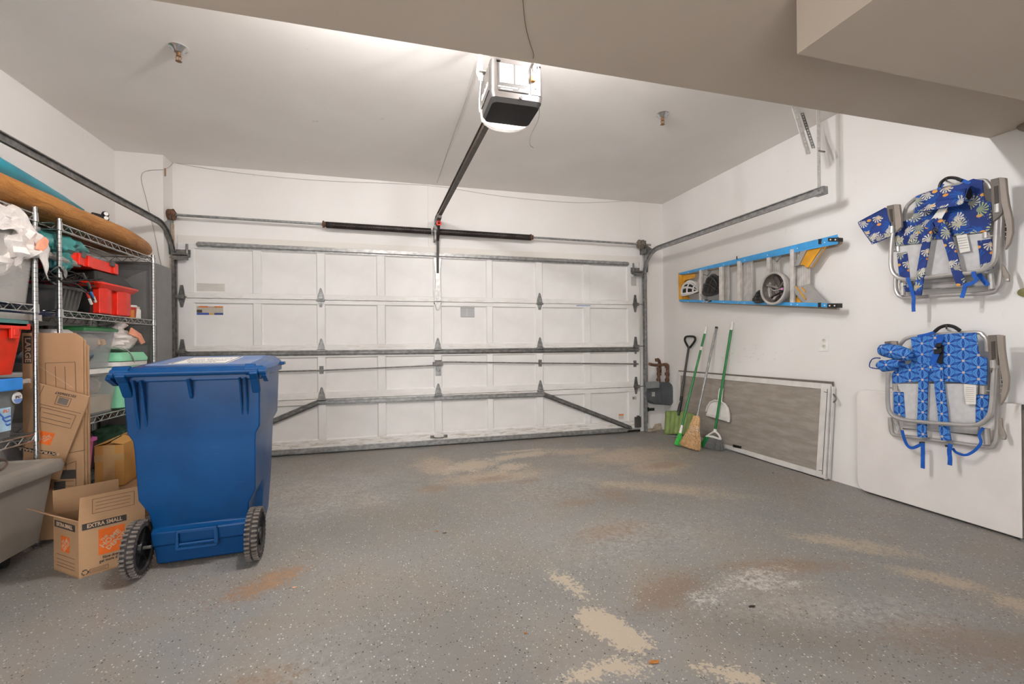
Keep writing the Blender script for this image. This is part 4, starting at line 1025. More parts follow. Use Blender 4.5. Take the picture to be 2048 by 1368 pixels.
# --- floor level behind the flattened boxes
pk = tote('pink_tub', 'magenta pink tub standing between the flattened boxes and the taped carton', 'tub', P(192, 880, 'Y', 3.40)[0] - .13, P(192, 880, 'Y', 3.40)[0], 3.20, 3.40, .02, .535, .03, plain('magenta_plastic', '#c0559a', .4), None, 0, hollow=True, r=.03)
def carton(name, label, c, w, d, h, rot, mat, group=None, tape=True):
    t = thing(name, label, 'box', (0, 0, 0), group)
    b = MB().box(-w / 2, w / 2, -d / 2, d / 2, 0, h); obj('carton', b, mat, t, bevel=.004)
    for s_ in (-1, 1):
        obj('flap', MB().add([(s_ * w / 2, -d / 2, h), (s_ * w / 2, d / 2, h), (s_ * .01, d / 2, h + .03), (s_ * .01, -d / 2, h + .02)], [(0, 1, 2, 3)]), mat, t, thick=.004)
    if tape:
        obj('packing_tape', MB().box(-.03, .03, -d / 2 - .0015, -d / 2, h * .15, h).box(-w / 2, w / 2, -d / 2 - .001, -d / 2, h * .62, h * .78), clear('tape_' + name, '#d8b27a', .7), t)
    place(t, Matrix.Translation(c) @ Matrix.Rotation(rot, 4, 'Z'))
    return t
carton('taped_carton', 'taped yellowish carton with torn flap on the floor behind the small box', (-1.735, 3.56, .20), .15, .20, .265, .12, card2, 'cartons at shelf foot')
carton('plain_carton', 'open yellowish carton behind the blue bin beside the taped carton', (-1.66, 3.83, .20), .25, .24, .29, .10, card2, 'cartons at shelf foot')
obj('floor_crate', MB().box(-1.82, -1.50, 3.44, 4.05, 0, .195), card, cat='box', label='low carton on the floor carrying the two yellowish cartons', bevel=.004)
obj('dark_red_bag', MB().blob((-2.10, 3.72, .36), (.13, .22, .20), .15, 4, 91), plain('dark_red_cloth', '#3c1719', .9), smooth=True, cat='bag', label='dark red bag under the far lower shelf')
obj('dark_green_bag', MB().blob((-2.05, 4.15, .32), (.15, .15, .17), .15, 4, 92), plain('dark_green_cloth', '#24402c', .9), smooth=True, cat='bag', label='dark green bag under the far lower shelf')

# grey cabinet
gc = thing('grey_cabinet', 'tall grey cabinet with a panelled door behind the far shelf unit', 'cabinet', (-2.11, 4.6, 0))
gcm = plain('grey_cabinet_paint', '#7f7e7d', .5, 0, .06)
obj('body', MB().box(-2.28, -1.875, 4.46, 4.735, 0.0, 1.80), gcm, gc, bevel=.004)
def flatframe(x0, x1, z0, z1, y, w, d):
    m = MB(); m.box(x0, x1, y - d, y, z0, z0 + w).box(x0, x1, y - d, y, z1 - w, z1).box(x0, x0 + w, y - d, y, z0 + w, z1 - w).box(x1 - w, x1, y - d, y, z0 + w, z1 - w); return m
obj('door', flatframe(-2.27, -1.925, .62 + .5, 1.785, 4.46, .045, .010).box(-2.22, -1.97, 4.453, 4.458, 1.16, 1.74), gcm, gc, bevel=.002)
obj('door', flatframe(-2.27, -1.925, .05, 1.10, 4.46, .045, .010).box(-2.22, -1.97, 4.453, 4.458, .1, 1.05), gcm, gc, bevel=.002)
sc_ = MB()
for zz in (.3, .95, 1.12, 1.36, 1.66): sc_.lathe([(.001, -.006), (.006, -.005), (.006, 0)], (-1.900, 4.46, zz), (0, 1, 0), 8)
obj('screw', sc_, galv_lite, gc, kind='stuff')

# flattened cardboard boxes standing in the gap
def flat_box(name, label, y, x0, x1, z0, z1, th, mat, notch=True, group='flattened boxes'):
    t = thing(name, label, 'box', ((x0 + x1) / 2, y, z0), group)
    poly = [(x0, y, z0), (x1, y, z0), (x1, y, z1 - .03), (x1 - .035, y, z1), (x0, y, z1)] if notch else [(x0, y, z0), (x1, y, z0), (x1, y, z1), (x0, y, z1)]
    obj('sheet', MB().prism(poly, (0, th, 0)), mat, t, bevel=.0015)
    return t
xr_ = P(166, 800, 'Y', 3.115)[0]; xl_ = P(45, 800, 'Y', 3.115)[0]
fb = flat_box('flattened_box', 'large flattened moving box standing between the shelf units, front of the stack', 3.115, xl_, xr_, .02, 1.175, .010, card)
lg = obj('print_block', MB().prism([P(47, 672, 'Y', 3.1146), P(63.5, 672, 'Y', 3.1146), P(63.5, 727, 'Y', 3.1146), P(47, 727, 'Y', 3.1146)], (0, -.0005, 0)), ink, fb)
text('lettering', 'LARGE', .034, P(55, 700, 'Y', 3.1136), (0, 0, -1), (1, 0, 0), kraft_ink, fb, bold=.0008, stretch=1.35)
def line(p, q, w, par, y, m=inkb):
    a = P(*p, 'Y', y); b = P(*q, 'Y', y); return obj('print_line', MB().bar(a, b, w, .0006, (0, 1, 0)), m, par)
yl = 3.1143
for p, q in (((90.5, 726), (150, 724)), ((90.5, 726), (92, 770)), ((150, 724), (152, 783)), ((110.5, 733), (112, 774)), ((129.5, 733), (131.5, 780)), ((75, 730), (145, 775))):
    line(p, q, .0022, fb, yl, inkb if p != (75, 730) else kraft_ink)
for p, q in (((118, 935), (152, 922)), ((152, 922), (152, 985)), ((132, 925), (132, 940)), ((118, 962), (147, 962)), ((118, 972), (147, 972))): line(p, q, .0022, fb, yl)
obj('print_block', MB().prism([P(111, 941, 'Y', 3.1146), P(152, 939, 'Y', 3.1146), P(152, 957, 'Y', 3.1146), P(111, 959, 'Y', 3.1146)], (0, -.0005, 0)), ink, fb)
obj('print_block', MB().prism([P(108, 964, 'Y', 3.1146), P(131, 962, 'Y', 3.1146), P(131, 988, 'Y', 3.1146), P(108, 992, 'Y', 3.1146)], (0, -.0005, 0)), ink, fb)
obj('fold_line', MB().bar(P(116, 910, 'Y', yl), P(170, 900, 'Y', yl), .003, .0006, (0, 1, 0)), inkb, fb)
flat_box('flattened_box', 'flattened moving box second in the standing stack, its edge showing', 3.130, xl_ + .03, P(172, 800, 'Y', 3.13)[0], .02, 1.160, .010, card)
flat_box('flattened_box', 'flattened moving box at the back of the standing stack, slightly lower', 3.146, xl_ + .05, P(177.5, 800, 'Y', 3.146)[0], .02, 1.130, .012, card)
# tilted flattened box in front
yt = 3.085
tf = thing('tilted_flat_box', 'tilted flattened box with orange logo leaning on the standing stack', 'box', (-1.75, yt, .45), 'flattened boxes')
poly = [P(a, b, 'Y', yt) for a, b in ((70, 765), (90, 770), (178, 793), (172, 815), (126, 930), (118, 960), (40, 950), (55, 860))]
obj('sheet', MB().prism(poly, (0, .012, 0)), card, tf, bevel=.0015)
yl = yt - .0006
for p, q in (((76, 807), (162, 827)), ((82, 814), (152, 831)), ((152, 831), (141, 857)), ((141, 857), (78, 842)), ((82, 814), (78, 826)), ((86, 824), (142, 838)), ((82, 834), (140, 848)), ((115, 791), (143, 798)), ((143, 798), (136, 814)), ((136, 814), (109, 808)), ((109, 808), (115, 791)), ((88, 771), (76, 797))):
    line(p, q, .0022, tf, yl)
obj('print_block', MB().prism([P(a, b, 'Y', yl) for a, b in ((119, 794), (138, 799), (133, 811), (114, 806))], (0, -.0003, 0)), plain('faded_ink', '#6a625a', .8), tf)
v1 = (P(143, 791, 'Y', yl) - P(119, 786, 'Y', yl))
text('lettering', '1013306057', .020, P(132, 789, 'Y', yl - .0004), -v1, V((0, 0, -1)), ink, tf, bold=.0003)
def logo(parent, corners, off, kraft=kraft_ink):
    """orange square printed with slanted lettering"""
    a, b, c, d = corners           # bl, br, tr, tl
    nrm = (b - a).cross(d - a).normalized()
    obj('logo_block', MB().prism([p + nrm * off for p in (a, b, c, d)], nrm * .0004), orange, parent, label='orange square logo')
    xd = (b - a); up = (d - a); s = min(up.length, xd.length)
    c0 = (a + b + c + d) / 4 + nrm * (off + .0007)
    dr = (xd.normalized() * .77 + up.normalized() * .64).normalized(); ur = nrm.cross(dr)
    text('lettering', 'THE', s * .17, c0 + ur * s * .30 - dr * s * .12, dr, ur, kraft, parent, bold=s * .006)
    text('lettering', 'HOME', s * .33, c0 + ur * s * .07, dr, ur, kraft, parent, bold=s * .008)
    text('lettering', 'DEPOT', s * .29, c0 - ur * s * .21 + dr * s * .05, dr, ur, kraft, parent, bold=s * .008)
logo(tf, [P(a, b, 'Y', yl) for a, b in ((80, 886), (100, 891), (110, 867), (80, 861))], 0)
obj('print_block', MB().prism([P(a, b, 'Y', yl) for a, b in ((38, 893), (39, 901), (112, 912), (113, 905))], (0, -.0003, 0)), ink, tf)
text('lettering', 'EXTRA SMALL', .020, P(78, 903, 'Y', yl - .0005), P(60, 898, 'Y', yt) - P(100, 904, 'Y', yt), V((0, 0, -1)), kraft_ink, tf, bold=.0006, stretch=1.5)

# extra small box, open, on the floor
C0 = V((-1.413, 2.591, 0)); rd = V((.80, .60, 0)).normalized(); ld = V((-.79, .613, 0)).normalized()
ld = V((-rd.y, rd.x, 0)).lerp(ld, .9).normalized()
Wd, Dp, Hb = .25, .235, .268
xb = thing('moving_box', 'open extra small moving box on the floor left of the blue bin', 'box', tuple(C0))
U = V((0, 0, 1)); cc_ = [C0, C0 + rd * Wd, C0 + rd * Wd + ld * Dp, C0 + ld * Dp]
wb2 = MB()
for i in range(4):
    a, b_ = cc_[i], cc_[(i + 1) % 4]; nrm = (b_ - a).cross(U).normalized() * -1
    wb2.prism([a, b_, b_ + U * Hb, a + U * Hb], nrm * .004)
wb2.prism([c + U * .002 for c in cc_], U * .003)
obj('carton', wb2, card, xb)
nf = rd.cross(U).normalized()          # outward of the front face
nl_ = -(ld.cross(U)).normalized()      # towards the left face
nl_ = U.cross(ld).normalized()
if nl_.dot(rd) > 0: nl_ = -nl_
fh = .115
obj('flap', MB().prism([C0 + U * Hb, C0 + rd * Wd + U * Hb, C0 + rd * (Wd - .005) + U * (Hb + fh) + nf * .012, C0 + rd * .004 + U * (Hb + fh) + nf * .012], nf * -.004), card, xb)
b0 = C0 + ld * Dp
obj('flap', MB().prism([b0 + U * Hb, b0 + rd * Wd + U * Hb, b0 + rd * Wd + U * (Hb + fh) - nf * .02, b0 + U * (Hb + fh) - nf * .02], nf * .004), card, xb)
lo_ = (nl_ * .095 + U * .062)
lf_ = obj('flap', MB().prism([C0 + U * Hb, b0 + U * Hb, b0 + U * Hb + lo_, C0 + U * Hb + lo_ + ld * .01], U * .004), card, xb)
obj('print_block', MB().prism([C0 + ld * .05 + U * (Hb - .0006) + lo_ * .25, C0 + ld * .12 + U * (Hb - .0006) + lo_ * .25, C0 + ld * .12 + U * (Hb - .0006) + lo_ * .6, C0 + ld * .05 + U * (Hb - .0006) + lo_ * .6], U * .0003), ink, xb)
def fp(s, h, o=.0006): return C0 + rd * s + U * h + nf * o
def lp(s, h, o=.0006): return C0 + ld * (Dp - s) + U * h + nl_ * o      # s from the far left edge
obj('print_block', MB().prism([fp(.012, .222), fp(.176, .222), fp(.176, .252), fp(.012, .252)], nf * .0004), ink, xb)
text('lettering', 'EXTRA SMALL', .026, fp(.094, .2370, .0013), rd, U, kraft_ink, xb, bold=.0007, stretch=.80)
logo(xb, [fp(.070, .085), fp(.168, .085), fp(.168, .208), fp(.070, .208)], 0)
text('lettering', 'How doers\nget more done.', .0195, fp(.118, .062, .0009), rd, U, ink, xb, bold=.0004, stretch=.75)
for s0, h0, s1, h1 in ((.048, Hb + .025, .205, Hb + .025), (.048, Hb + .095, .205, Hb + .095), (.048, Hb + .025, .048, Hb + .095), (.205, Hb + .025, .205, Hb + .095), (.06, Hb + .043, .19, Hb + .043), (.06, Hb + .06, .19, Hb + .06), (.06, Hb + .077, .19, Hb + .077), (.038, .012, .105, .012), (.038, .030, .105, .030), (.038, .012, .038, .030), (.105, .012, .105, .03), (.043, .018, .095, .018), (.043, .024, .10, .024)):
    k0 = .012 * max(0, h0 - Hb) / fh; k1 = .012 * max(0, h1 - Hb) / fh
    obj('print_line', MB().bar(fp(s0, h0, .0008 + k0), fp(s1, h1, .0008 + k1), .0016, .0006, nf), inkb, xb)
rs_ = MB()
for k in range(3):
    a = PI / 2 + k * 2 * PI / 3; c_ = V((.021, .022))
    p = [c_ + V((math.cos(a + d) * r_, math.sin(a + d) * r_)) for d, r_ in ((-.75, .011), (0, .0125), (.55, .011))]
    rs_.tube([fp(q.x, q.y, .0012) for q in p], .0020, 4); q = p[2]
    e2_ = c_ + V((math.cos(a + .95) * .011, math.sin(a + .95) * .011))
    rs_.tube([fp(q.x, q.y, .0012), fp(e2_.x, e2_.y, .0012)], [.0042, .0005], 4)
obj('recycling_symbol', rs_, ink, xb)
obj('print_block', MB().prism([lp(.012, .215), lp(.205, .215), lp(.205, .247), lp(.012, .247)], nl_ * .0004), ink, xb)
text('lettering', 'EXTRA SMALL', .025, lp(.108, .231, .0013), -ld, U, kraft_ink, xb, bold=.0012, stretch=.95)
logo(xb, [lp(.075, .105), lp(.152, .105), lp(.152, .180), lp(.075, .180)], 0)
for h_ in (.085, .062, .045, .03): obj('print_line', MB().bar(lp(.03, h_, .0008), lp(.20, h_, .0008), .0012, .0006, nl_), inkb, xb)

# big beige-grey tote on casters
gt = thing('wheeled_tote', 'large beige-grey lidded tote on casters at the foot of the near shelf unit', 'tote', (-2.0, 2.5, 0), 'storage totes')
gm_ = Mat('beige_grey_plastic', .5); n = gm_.noise(3, 5); gm_.color(gm_.mix(n.step(.3, .7), '#8f877d', '#a0988d')); gm_.bump(gm_.noise(90, 2), .1, .001)
def trr(hx, hy, r, z, cx=-1.965, cy=2.555): return rrect(cx, cy, hx, hy, r, z, 5)
obj('body', MB().loft([trr(.19, .39, .06, .075), trr(.205, .405, .06, .085), trr(.235, .45, .05, .43), trr(.238, .452, .05, .442)]), gm_.m, gt, smooth=True, angle=50)
obj('lid', MB().loft([trr(.262, .478, .05, .432), trr(.268, .484, .05, .460), trr(.262, .478, .05, .488), trr(.225, .44, .04, .496), trr(.21, .425, .04, .486)]), gm_.m, gt, smooth=True, angle=30)
for yy in (2.20, 2.83):
    for xx in (-2.13, -1.85):
        cs = MB().box(xx - .02, xx + .02, yy - .02, yy + .02, .045, .08).cyl((xx - .012, yy, .025), (xx + .012, yy, .025), .025, 16)
        obj('caster', cs, black, gt, smooth=True)
cp = obj('cord', MB().tube(smooth_path([(-2.05, 2.40, .492), (-1.95, 2.55, .493), (-1.87, 2.67, .493), (-1.84, 2.80, .495), (-1.88, 2.90, .515), (-1.98, 2.92, .54)], 8), .004, 6), plain('brown_cord', '#6b5240', .7), cat='cord', label='thin brown cord lying on the beige-grey tote lid')
# ---------------------------------------------------------------- things on and against the right wall
def W(px, py, off=0.0): return P(px, py, 'X', XR - off)
nW = V((-1, 0, 0))
yellow = plain('yellow_plastic', '#d99a24', .4, 0, .15)
ladb = plain('blue_fiberglass', '#3f9bd8', .4, 0, .1)
ladb2 = plain('blue_fiberglass_deep', '#2f7fbd', .45, 0, .1)
gg0 = plain('tan_rear_rail', '#a3947f', .6)
alu = plain('ladder_aluminium', '#cfcac4', .42, .25, .12, 20)
def L(zx, zy, off=.13): return W(1340 + zx / 5.689, 460 + zy / 5.689, off)
ld_ = thing('step_ladder', 'blue fiberglass step ladder hung sideways high on the right wall', 'ladder', tuple(L(1000, 500, .08)))
def rail(p0, p1, p2, p3, name='rail'):
    """C-shaped side rail: web away from the wall plus two flanges"""
    a, b, c, d = p0, p1, p2, p3
    m = MB(); m.prism([a, b, c, d], (-.004, 0, 0))
    u = (d - a).normalized()
    for s0, s1 in ((a, b), (d, c)):
        m.prism([s0, s1, s1 + V((.014, 0, 0)), s0 + V((.014, 0, 0))], u * (.004 if s0 is a else -.004))
    return obj(name, m, ladb, ld_, bevel=.0015)
rail(L(110, 488), L(1910, 86), L(1910, 122), L(112, 512), 'side_rail')
rail(L(110, 790), L(1905, 836), L(1905, 884), L(110, 815), 'side_rail')
obj('rear_rail', MB().prism([L(120, 505, .06), L(1850, 130, .06), L(1925, 100, .06), L(1935, 150, .06), L(1880, 190, .06), L(120, 525, .06)], (.025, 0, 0)), gg0, ld_)
obj('rear_rail', MB().prism([L(120, 800, .06), L(1880, 850, .06), L(1900, 905, .06), L(120, 822, .06)], (.025, 0, 0)), gg0, ld_)
def ytop(x): return 488 + (88 - 488) * (x - 110) / 1800 + 26 + 15
def ybot(x): return 790 + 46 * (x - 110) / 1800
for x0, x1, off in ((330, 356, .135), (556, 598, .13), (762, 800, .137), (1098, 1135, .13), (1363, 1406, .137)):
    obj('rear_brace', MB().prism([L(x0, ytop(x0) - 25, off), L(x1, ytop(x1) - 25, off), L(x1, ybot(x1) + 4, off), L(x0, ybot(x0) + 4, off)], (.022, 0, 0)), alu, ld_, bevel=.002)
for x0, x1 in ((372, 420), (598, 668), (836, 936), (1155, 1242), (1425, 1582)):
    m = MB(); m.prism([L(x0, ytop(x0) - 5, .085), L(x1, ytop(x1) - 5, .085), L(x1, ybot(x1), .085), L(x0, ybot(x0), .085)], (.012, 0, 0))
    k = 6
    for i in range(k):
        xx = x0 + (x1 - x0) * (i + .5) / k; w_ = (x1 - x0) / k * .28
        m.prism([L(xx - w_, ytop(xx), .0855), L(xx + w_, ytop(xx), .0855), L(xx + w_, ybot(xx), .0855), L(xx - w_, ybot(xx), .0855)], (-.004, 0, 0))
    obj('step', m, alu, ld_)
m = MB().prism([L(92, 486, .12), L(128, 486, .12), L(134, 806, .12), L(98, 812, .12)], (.10, 0, 0))
obj('top_cap', m, yellow, ld_, bevel=.004)
obj('cap_gusset', MB().prism([L(118, 514, .10), L(290, 500, .10), L(280, 540, .10), L(170, 572, .10), L(128, 660, .10)], (.01, 0, 0)), yellow, ld_, bevel=.002)
obj('cap_gusset', MB().prism([L(118, 790, .10), L(240, 788, .10), L(150, 740, .10), L(128, 640, .10)], (.01, 0, 0)), yellow, ld_, bevel=.002)
gg = plain('grey_gusset', '#a6a3a0', .45, .3, .08)
obj('foot_gusset', MB().prism([L(1410, 415), L(1455, 300), L(1520, 188), L(1600, 165), L(1540, 250), L(1465, 400)], (.03, 0, 0)), gg, ld_, bevel=.002)
obj('foot_gusset', MB().prism([L(1465, 400, .115), L(1540, 250, .115), L(1600, 165, .115), L(1830, 135, .115), L(1730, 190, .115), L(1660, 290, .115), L(1575, 425, .115), L(1550, 430, .115), L(1520, 400, .115)], (.05, 0, 0)), yellow, ld_, bevel=.004, label='yellow curved foot gusset')
obj('foot_gusset', MB().prism([L(1590, 410, .11), L(1665, 300, .11), L(1735, 205, .11), L(1740, 215, .11), L(1600, 425, .11)], (.01, 0, 0)), gg, ld_)
obj('foot_gusset', MB().prism([L(1405, 630), L(1420, 720), L(1518, 832), L(1790, 840), L(1720, 770), L(1650, 690), L(1575, 612), L(1480, 640), L(1455, 655)], (.03, 0, 0)), gg, ld_, bevel=.003)
for a, b_ in (((1432, 640), (1545, 790)), ((1500, 655), (1540, 705))):
    obj('yellow_edge', MB().bar(L(*a, .135), L(*b_, .135), .008, .006, (1, 0, 0)), yellow, ld_)
obj('yellow_edge', MB().prism([L(1412, 735, .10), L(1412, 832, .10), L(1500, 832, .10)], (.01, 0, 0)), yellow, ld_)
for x0, y0, x1, y1 in ((1795, 88, 1912, 132), (1684, 102, 1720, 162), (1785, 836, 1905, 886), (1680, 826, 1714, 880)):
    m = MB(); c0 = L((x0 + x1) / 2, (y0 + y1) / 2)
    m.prism([L(x0, y0, .137), L(x1, y0 - (x1 - x0) * .02, .137), L(x1, y1, .137), L(x0, y1, .137)], (.05, 0, 0))
    o = obj('foot_pad', m, black, ld_, bevel=.003)
    if x1 - x0 > 60:
        for xx in (x0 + 32, x0 + 88): obj('rivet', MB().lathe([(.001, -.003), (.006, -.002), (.006, 0)], L(xx, (y0 + y1) / 2, .138), (1, 0, 0), 10), whitep, o, smooth=True)
for i, x in enumerate((210, 380, 420, 610, 775, 850, 1110, 1380, 1450, 1760)):
    for yy in (488 + (88 - 488) * (x - 110) / 1800 + 20, 800 + 46 * (x - 110) / 1800 + 14):
        obj('rivet', MB().lathe([(.001, -.003), (.005, -.002), (.005, 0)], L(x, yy, .134), (1, 0, 0), 8), whitep, ld_, smooth=True)
for (a, b_, c_) in (((1135, 285), (1215, 360), (1300, 262)), ((360, 500), (430, 520), (470, 455))):
    obj('spreader', MB().tube([L(*a, .09), L(*b_, .10), L(*c_, .09)], .006, 6), galv, ld_, smooth=True)
obj('spreader', MB().prism([L(1135, 285, .10), L(1290, 255, .10), L(1250, 300, .10), L(1170, 325, .10)], (.006, 0, 0)), galv_lite, ld_)
lh = MB().tube([L(760, 330, .0), L(760, 330, .14), L(760, 300, .15)], .006, 6)
obj('wall_hook', lh, darkg, ld_)

# bike helmets resting on the lower rail
def helmet(name_label, c, rx, ry, rz, mat, inner, tilt=0.0, flip=1):
    t = thing('bike_helmet', name_label, 'helmet', tuple(c), 'bike helmets in the ladder')
    c = V(c); R = Matrix.Rotation(tilt, 3, 'X')
    def pt(th, ph, k=1.0):
        d = V((-math.cos(ph) * math.sin(th) * rx, math.cos(th) * ry, flip * math.sin(ph) * math.sin(th) * rz)) * k
        return c + R @ d
    core = MB(); nu, nv = 22, 14
    core.grid(lambda a, b: pt(.03 + a * (PI - .06), -.35 + b * (PI + .5), .93), nu, nv)
    obj('liner', core, inner, t, smooth=True, thick=.006)
    for k in range(7):
        ph = -.28 + k * (PI + .4) / 6.0
        ring = [pt(.10 + (PI - .2) * i / 16, ph + .10 * math.sin(i * PI / 16) * (1 if k < 3 else -1), 1.0) for i in range(17)]
        obj('shell_rib', MB().tube(ring, [.006 + .013 * math.sin(PI * i / 16) for i in range(17)], 6, flat=.6), mat, t, smooth=True)
    for th in (.55, 1.1, 1.85, 2.5):
        ring = [pt(th, -.25 + (PI + .35) * i / 14, .99) for i in range(15)]
        obj('shell_bridge', MB().tube(ring, .011, 6, flat=.6), mat, t, smooth=True)
    rimp = [pt(.03 + (PI - .06) * i / 18, -.32, 1.0) for i in range(19)]
    obj('rim', MB().tube(rimp, .010, 6), mat, t, smooth=True)
    return t
hw = plain('helmet_white', '#dedad6', .3); hk = plain('helmet_black', '#2f2e2d', .35); hbk = plain('helmet_liner_black', '#24211f', .9)
t = helmet('white vented bike helmet resting at the narrow left end of the ladder', L(232, 705, .085), .075, .125, .115, hw, hbk)
obj('strap', MB().tube(smooth_path([L(340, 730, .14), L(370, 780, .15), L(400, 815, .15), L(455, 800, .145)], 5), .005, 5), galv_lite, t)
t = helmet('black vented bike helmet resting beside the white one in the ladder', L(480, 690, .085), .075, .10, .16, hk, hbk, .3)
obj('strap', MB().tube(smooth_path([L(400, 795, .14), L(470, 805, .145), L(440, 812, .15)], 5), .005, 5), black, t)
t = helmet('small black bike helmet half hidden behind a rung of the ladder', L(1080, 790, .08), .07, .09, .085, hk, hbk)
obj('strap', MB().tube(smooth_path([L(985, 790, .14), L(1010, 735, .15), L(1060, 708, .15), L(1095, 700, .14)], 5), .004, 5), black, t)
obj('lamp_clip', MB().bar(L(945, 795, .12), L(985, 795, .12), .02, .035), black, t, bevel=.003)
# upturned grey helmet showing its padded inside
t = thing('bike_helmet', 'upturned grey bike helmet showing its straps at the right of the ladder', 'helmet', tuple(L(1240, 660, .09)), 'bike helmets in the ladder')
c = L(1235, 665, .125)
def cup(r0, depth): return lambda a, b: c + V((-.055 + (.10 * depth) * (1 - (1 - b) ** 2) * 1.0, math.cos(a * 2 * PI) * r0 * (1 - .75 * b ** 2), math.sin(a * 2 * PI) * r0 * 1.06 * (1 - .75 * b ** 2)))
obj('shell', MB().grid(cup(.128, 1.15), 32, 8), plain('helmet_grey', '#a9a39d', .4), t, smooth=True, thick=.005)
obj('liner', MB().grid(cup(.116, 1.0), 32, 8), plain('helmet_liner_grey', '#6f6862', .9, 0, .3, 30), t, smooth=True)
obj('rim', MB().tube([c + V((-.058, math.cos(a) * .124, math.sin(a) * .131)) for a in [i * 2 * PI / 32 for i in range(32)]], .010, 8, closed=True), plain('helmet_grey2', '#b5b0aa', .4), t, smooth=True)
for k, cc in enumerate(('#8f8780', '#5a534d', '#7f776f', '#4a4440', '#9a938c')):
    a = .4 + k * 1.15
    obj('pad', MB().tube([c + V((-.03, math.cos(a) * .10, math.sin(a) * .10)), c + V((.0, math.cos(a) * .05, math.sin(a) * .05)), c + V((.01, -math.cos(a) * .02, -math.sin(a) * .02))], [.018, .022, .012], 8, flat=.5), plain('pad_%d' % k, cc, .9), t, smooth=True)
obj('strap', MB().tube(smooth_path([L(1300, 545, .13), L(1298, 600, .145), L(1310, 645, .15), L(1360, 655, .14)], 5), .006, 6), whitep, t, smooth=True)
obj('strap', MB().tube(smooth_path([L(1160, 770, .13), L(1210, 735, .15), L(1265, 705, .15), L(1315, 675, .14)], 5), .009, 6), black, t, smooth=True)
obj('strap', MB().tube(smooth_path([L(1130, 640, .13), L(1180, 690, .14), L(1265, 670, .145)], 5), .006, 6), galv_lite, t, smooth=True)
obj('dial', MB().cyl(L(1272, 670, .148), L(1272, 670, .155), .010, 14), plain('pink_dial', '#c06aa5', .4), t)

# ---------------------------------------------------------------- window screens leaning on the wall
scm = Mat('screen_mesh', .6); x, y, z = scm.xyz()
wv = ((y * 260.0 + (z * 9).f('SINE') * 1.5).f('SINE') * .5 + .5); nz_ = scm.noise(7, 4, scm.comb(x, y * .6, z * 3), .6)
scm.color(scm.mix(nz_.step(.35, .7), '#a0968b', '#b5aba0'))
trn = scm.nt.nodes.new('ShaderNodeBsdfTransparent'); mxs = scm.nt.nodes.new('ShaderNodeMixShader')
wcell = scm.voro(520, scm.comb(0.0, y, z), '3D', 0.0)
mxs.inputs[0].default_value = .78
scm.nt.links.new(trn.outputs[0], mxs.inputs[1]); scm.nt.links.new(scm.b.outputs[0], mxs.inputs[2])
scm.nt.links.new(mxs.outputs[0], scm.nt.nodes['Material Output'].inputs['Surface'])
frm = plain('white_aluminium_frame', '#d9d5d0', .45, 0, .08, 10)
def T(zx, zy, off=.05): return W(1280 + zx / 3.8, 620 + zy / 3.8, off)
def qframe(t, A, B, Cc, D, wl, wt, wr, wbm, off, m, th=.018):
    """frame in the wall plane: TL A, TR B, BR C, BL D; widths in metres"""
    AB = (B - A).normalized(); AD = (D - A).normalized(); BC = (Cc - B).normalized(); DC = (Cc - D).normalized()
    for nm, q in (('frame_stile', [A, A + AB * wl, D + DC * wl, D]), ('frame_stile', [B - AB * wr, B, Cc, Cc - DC * wr]),
                  ('frame_rail', [A + AB * wl, B - AB * wr, B - AB * wr + BC * wt, A + AB * wl + AD * wt]), ('frame_rail', [D + DC * wl - AD * wbm, Cc - DC * wr - BC * wbm, Cc - DC * wr, D + DC * wl])):
        obj(nm, MB().prism([V(p) for p in q], (th, 0, 0)), m, t, bevel=.002)
A, B = T(284, 467), T(1446, 563); Cc, D = T(1402, 1283), T(278, 948)
for q in (A, B, Cc, D): q.z = max(q.z, .004)
s1 = thing('screen_door', 'white framed screen leaning on the right wall behind the brooms', 'screen', tuple((Cc + D) / 2), 'screens leaning on the right wall')
qframe(s1, A, B, Cc, D, .05, .045, .075, .045, .05, frm)
i_ = .01
obj('mesh', MB().prism([A + V((.008, -.02, -.02)), B + V((.008, .03, -.02)), Cc + V((.008, .03, .02)), D + V((.008, -.02, .02))], (.0015, 0, 0)), scm.m, s1)
obj('groove', MB().bar(T(650, 1050, .0515), T(1395, 1290, .0515), .003, .003, (1, 0, 0)).bar(T(1425, 600, .0515), T(1385, 1250, .0515), .003, .003, (1, 0, 0)), darkg, s1)
obj('slide_latch', MB().prism([T(705, 1022, .056), T(768, 1036, .056), T(766, 1054, .056), T(706, 1042, .056)], (.006, 0, 0)), black, s1, bevel=.002)
for q in ((1412, 622), (1372, 1218)): obj('corner_slot', MB().bar(T(q[0] - 14, q[1], .0505), T(q[0] + 14, q[1] + 4, .0505), .004, .003, (1, 0, 0)), darkg, s1)
s2 = thing('screen_door', 'second framed screen just behind the front one, its dark top edge showing', 'screen', tuple(T(900, 900, .02)), 'screens leaning on the right wall')
A2, B2, C2, D2 = T(292, 459, .026), T(1466, 545, .026), T(1432, 1285, .026), T(286, 945, .026)
for q in (A2, B2, C2, D2): q.z = max(q.z, .004)
qframe(s2, A2, B2, C2, D2, .03, .02, .045, .03, .026, plain('dark_edge_frame', '#6d645b', .6), .01)
obj('white_edge', MB().bar(T(1448, 572, .04), T(1412, 1286, .04), .012, .024, (1, 0, 0)), frm, s2)
obj('white_edge', MB().bar(T(1472, 582, .03), T(1470, 640, .03), .012, .02, (1, 0, 0)).bar(T(1470, 640, .03), T(1436, 1280, .03), .010, .02, (1, 0, 0)), frm, s2)
obj('mesh', MB().prism([A2 + V((.004, -.02, -.01)), B2 + V((.004, .02, -.01)), C2 + V((.004, .02, .01)), D2 + V((.004, -.02, .01))], (.0015, 0, 0)), scm.m, s2)
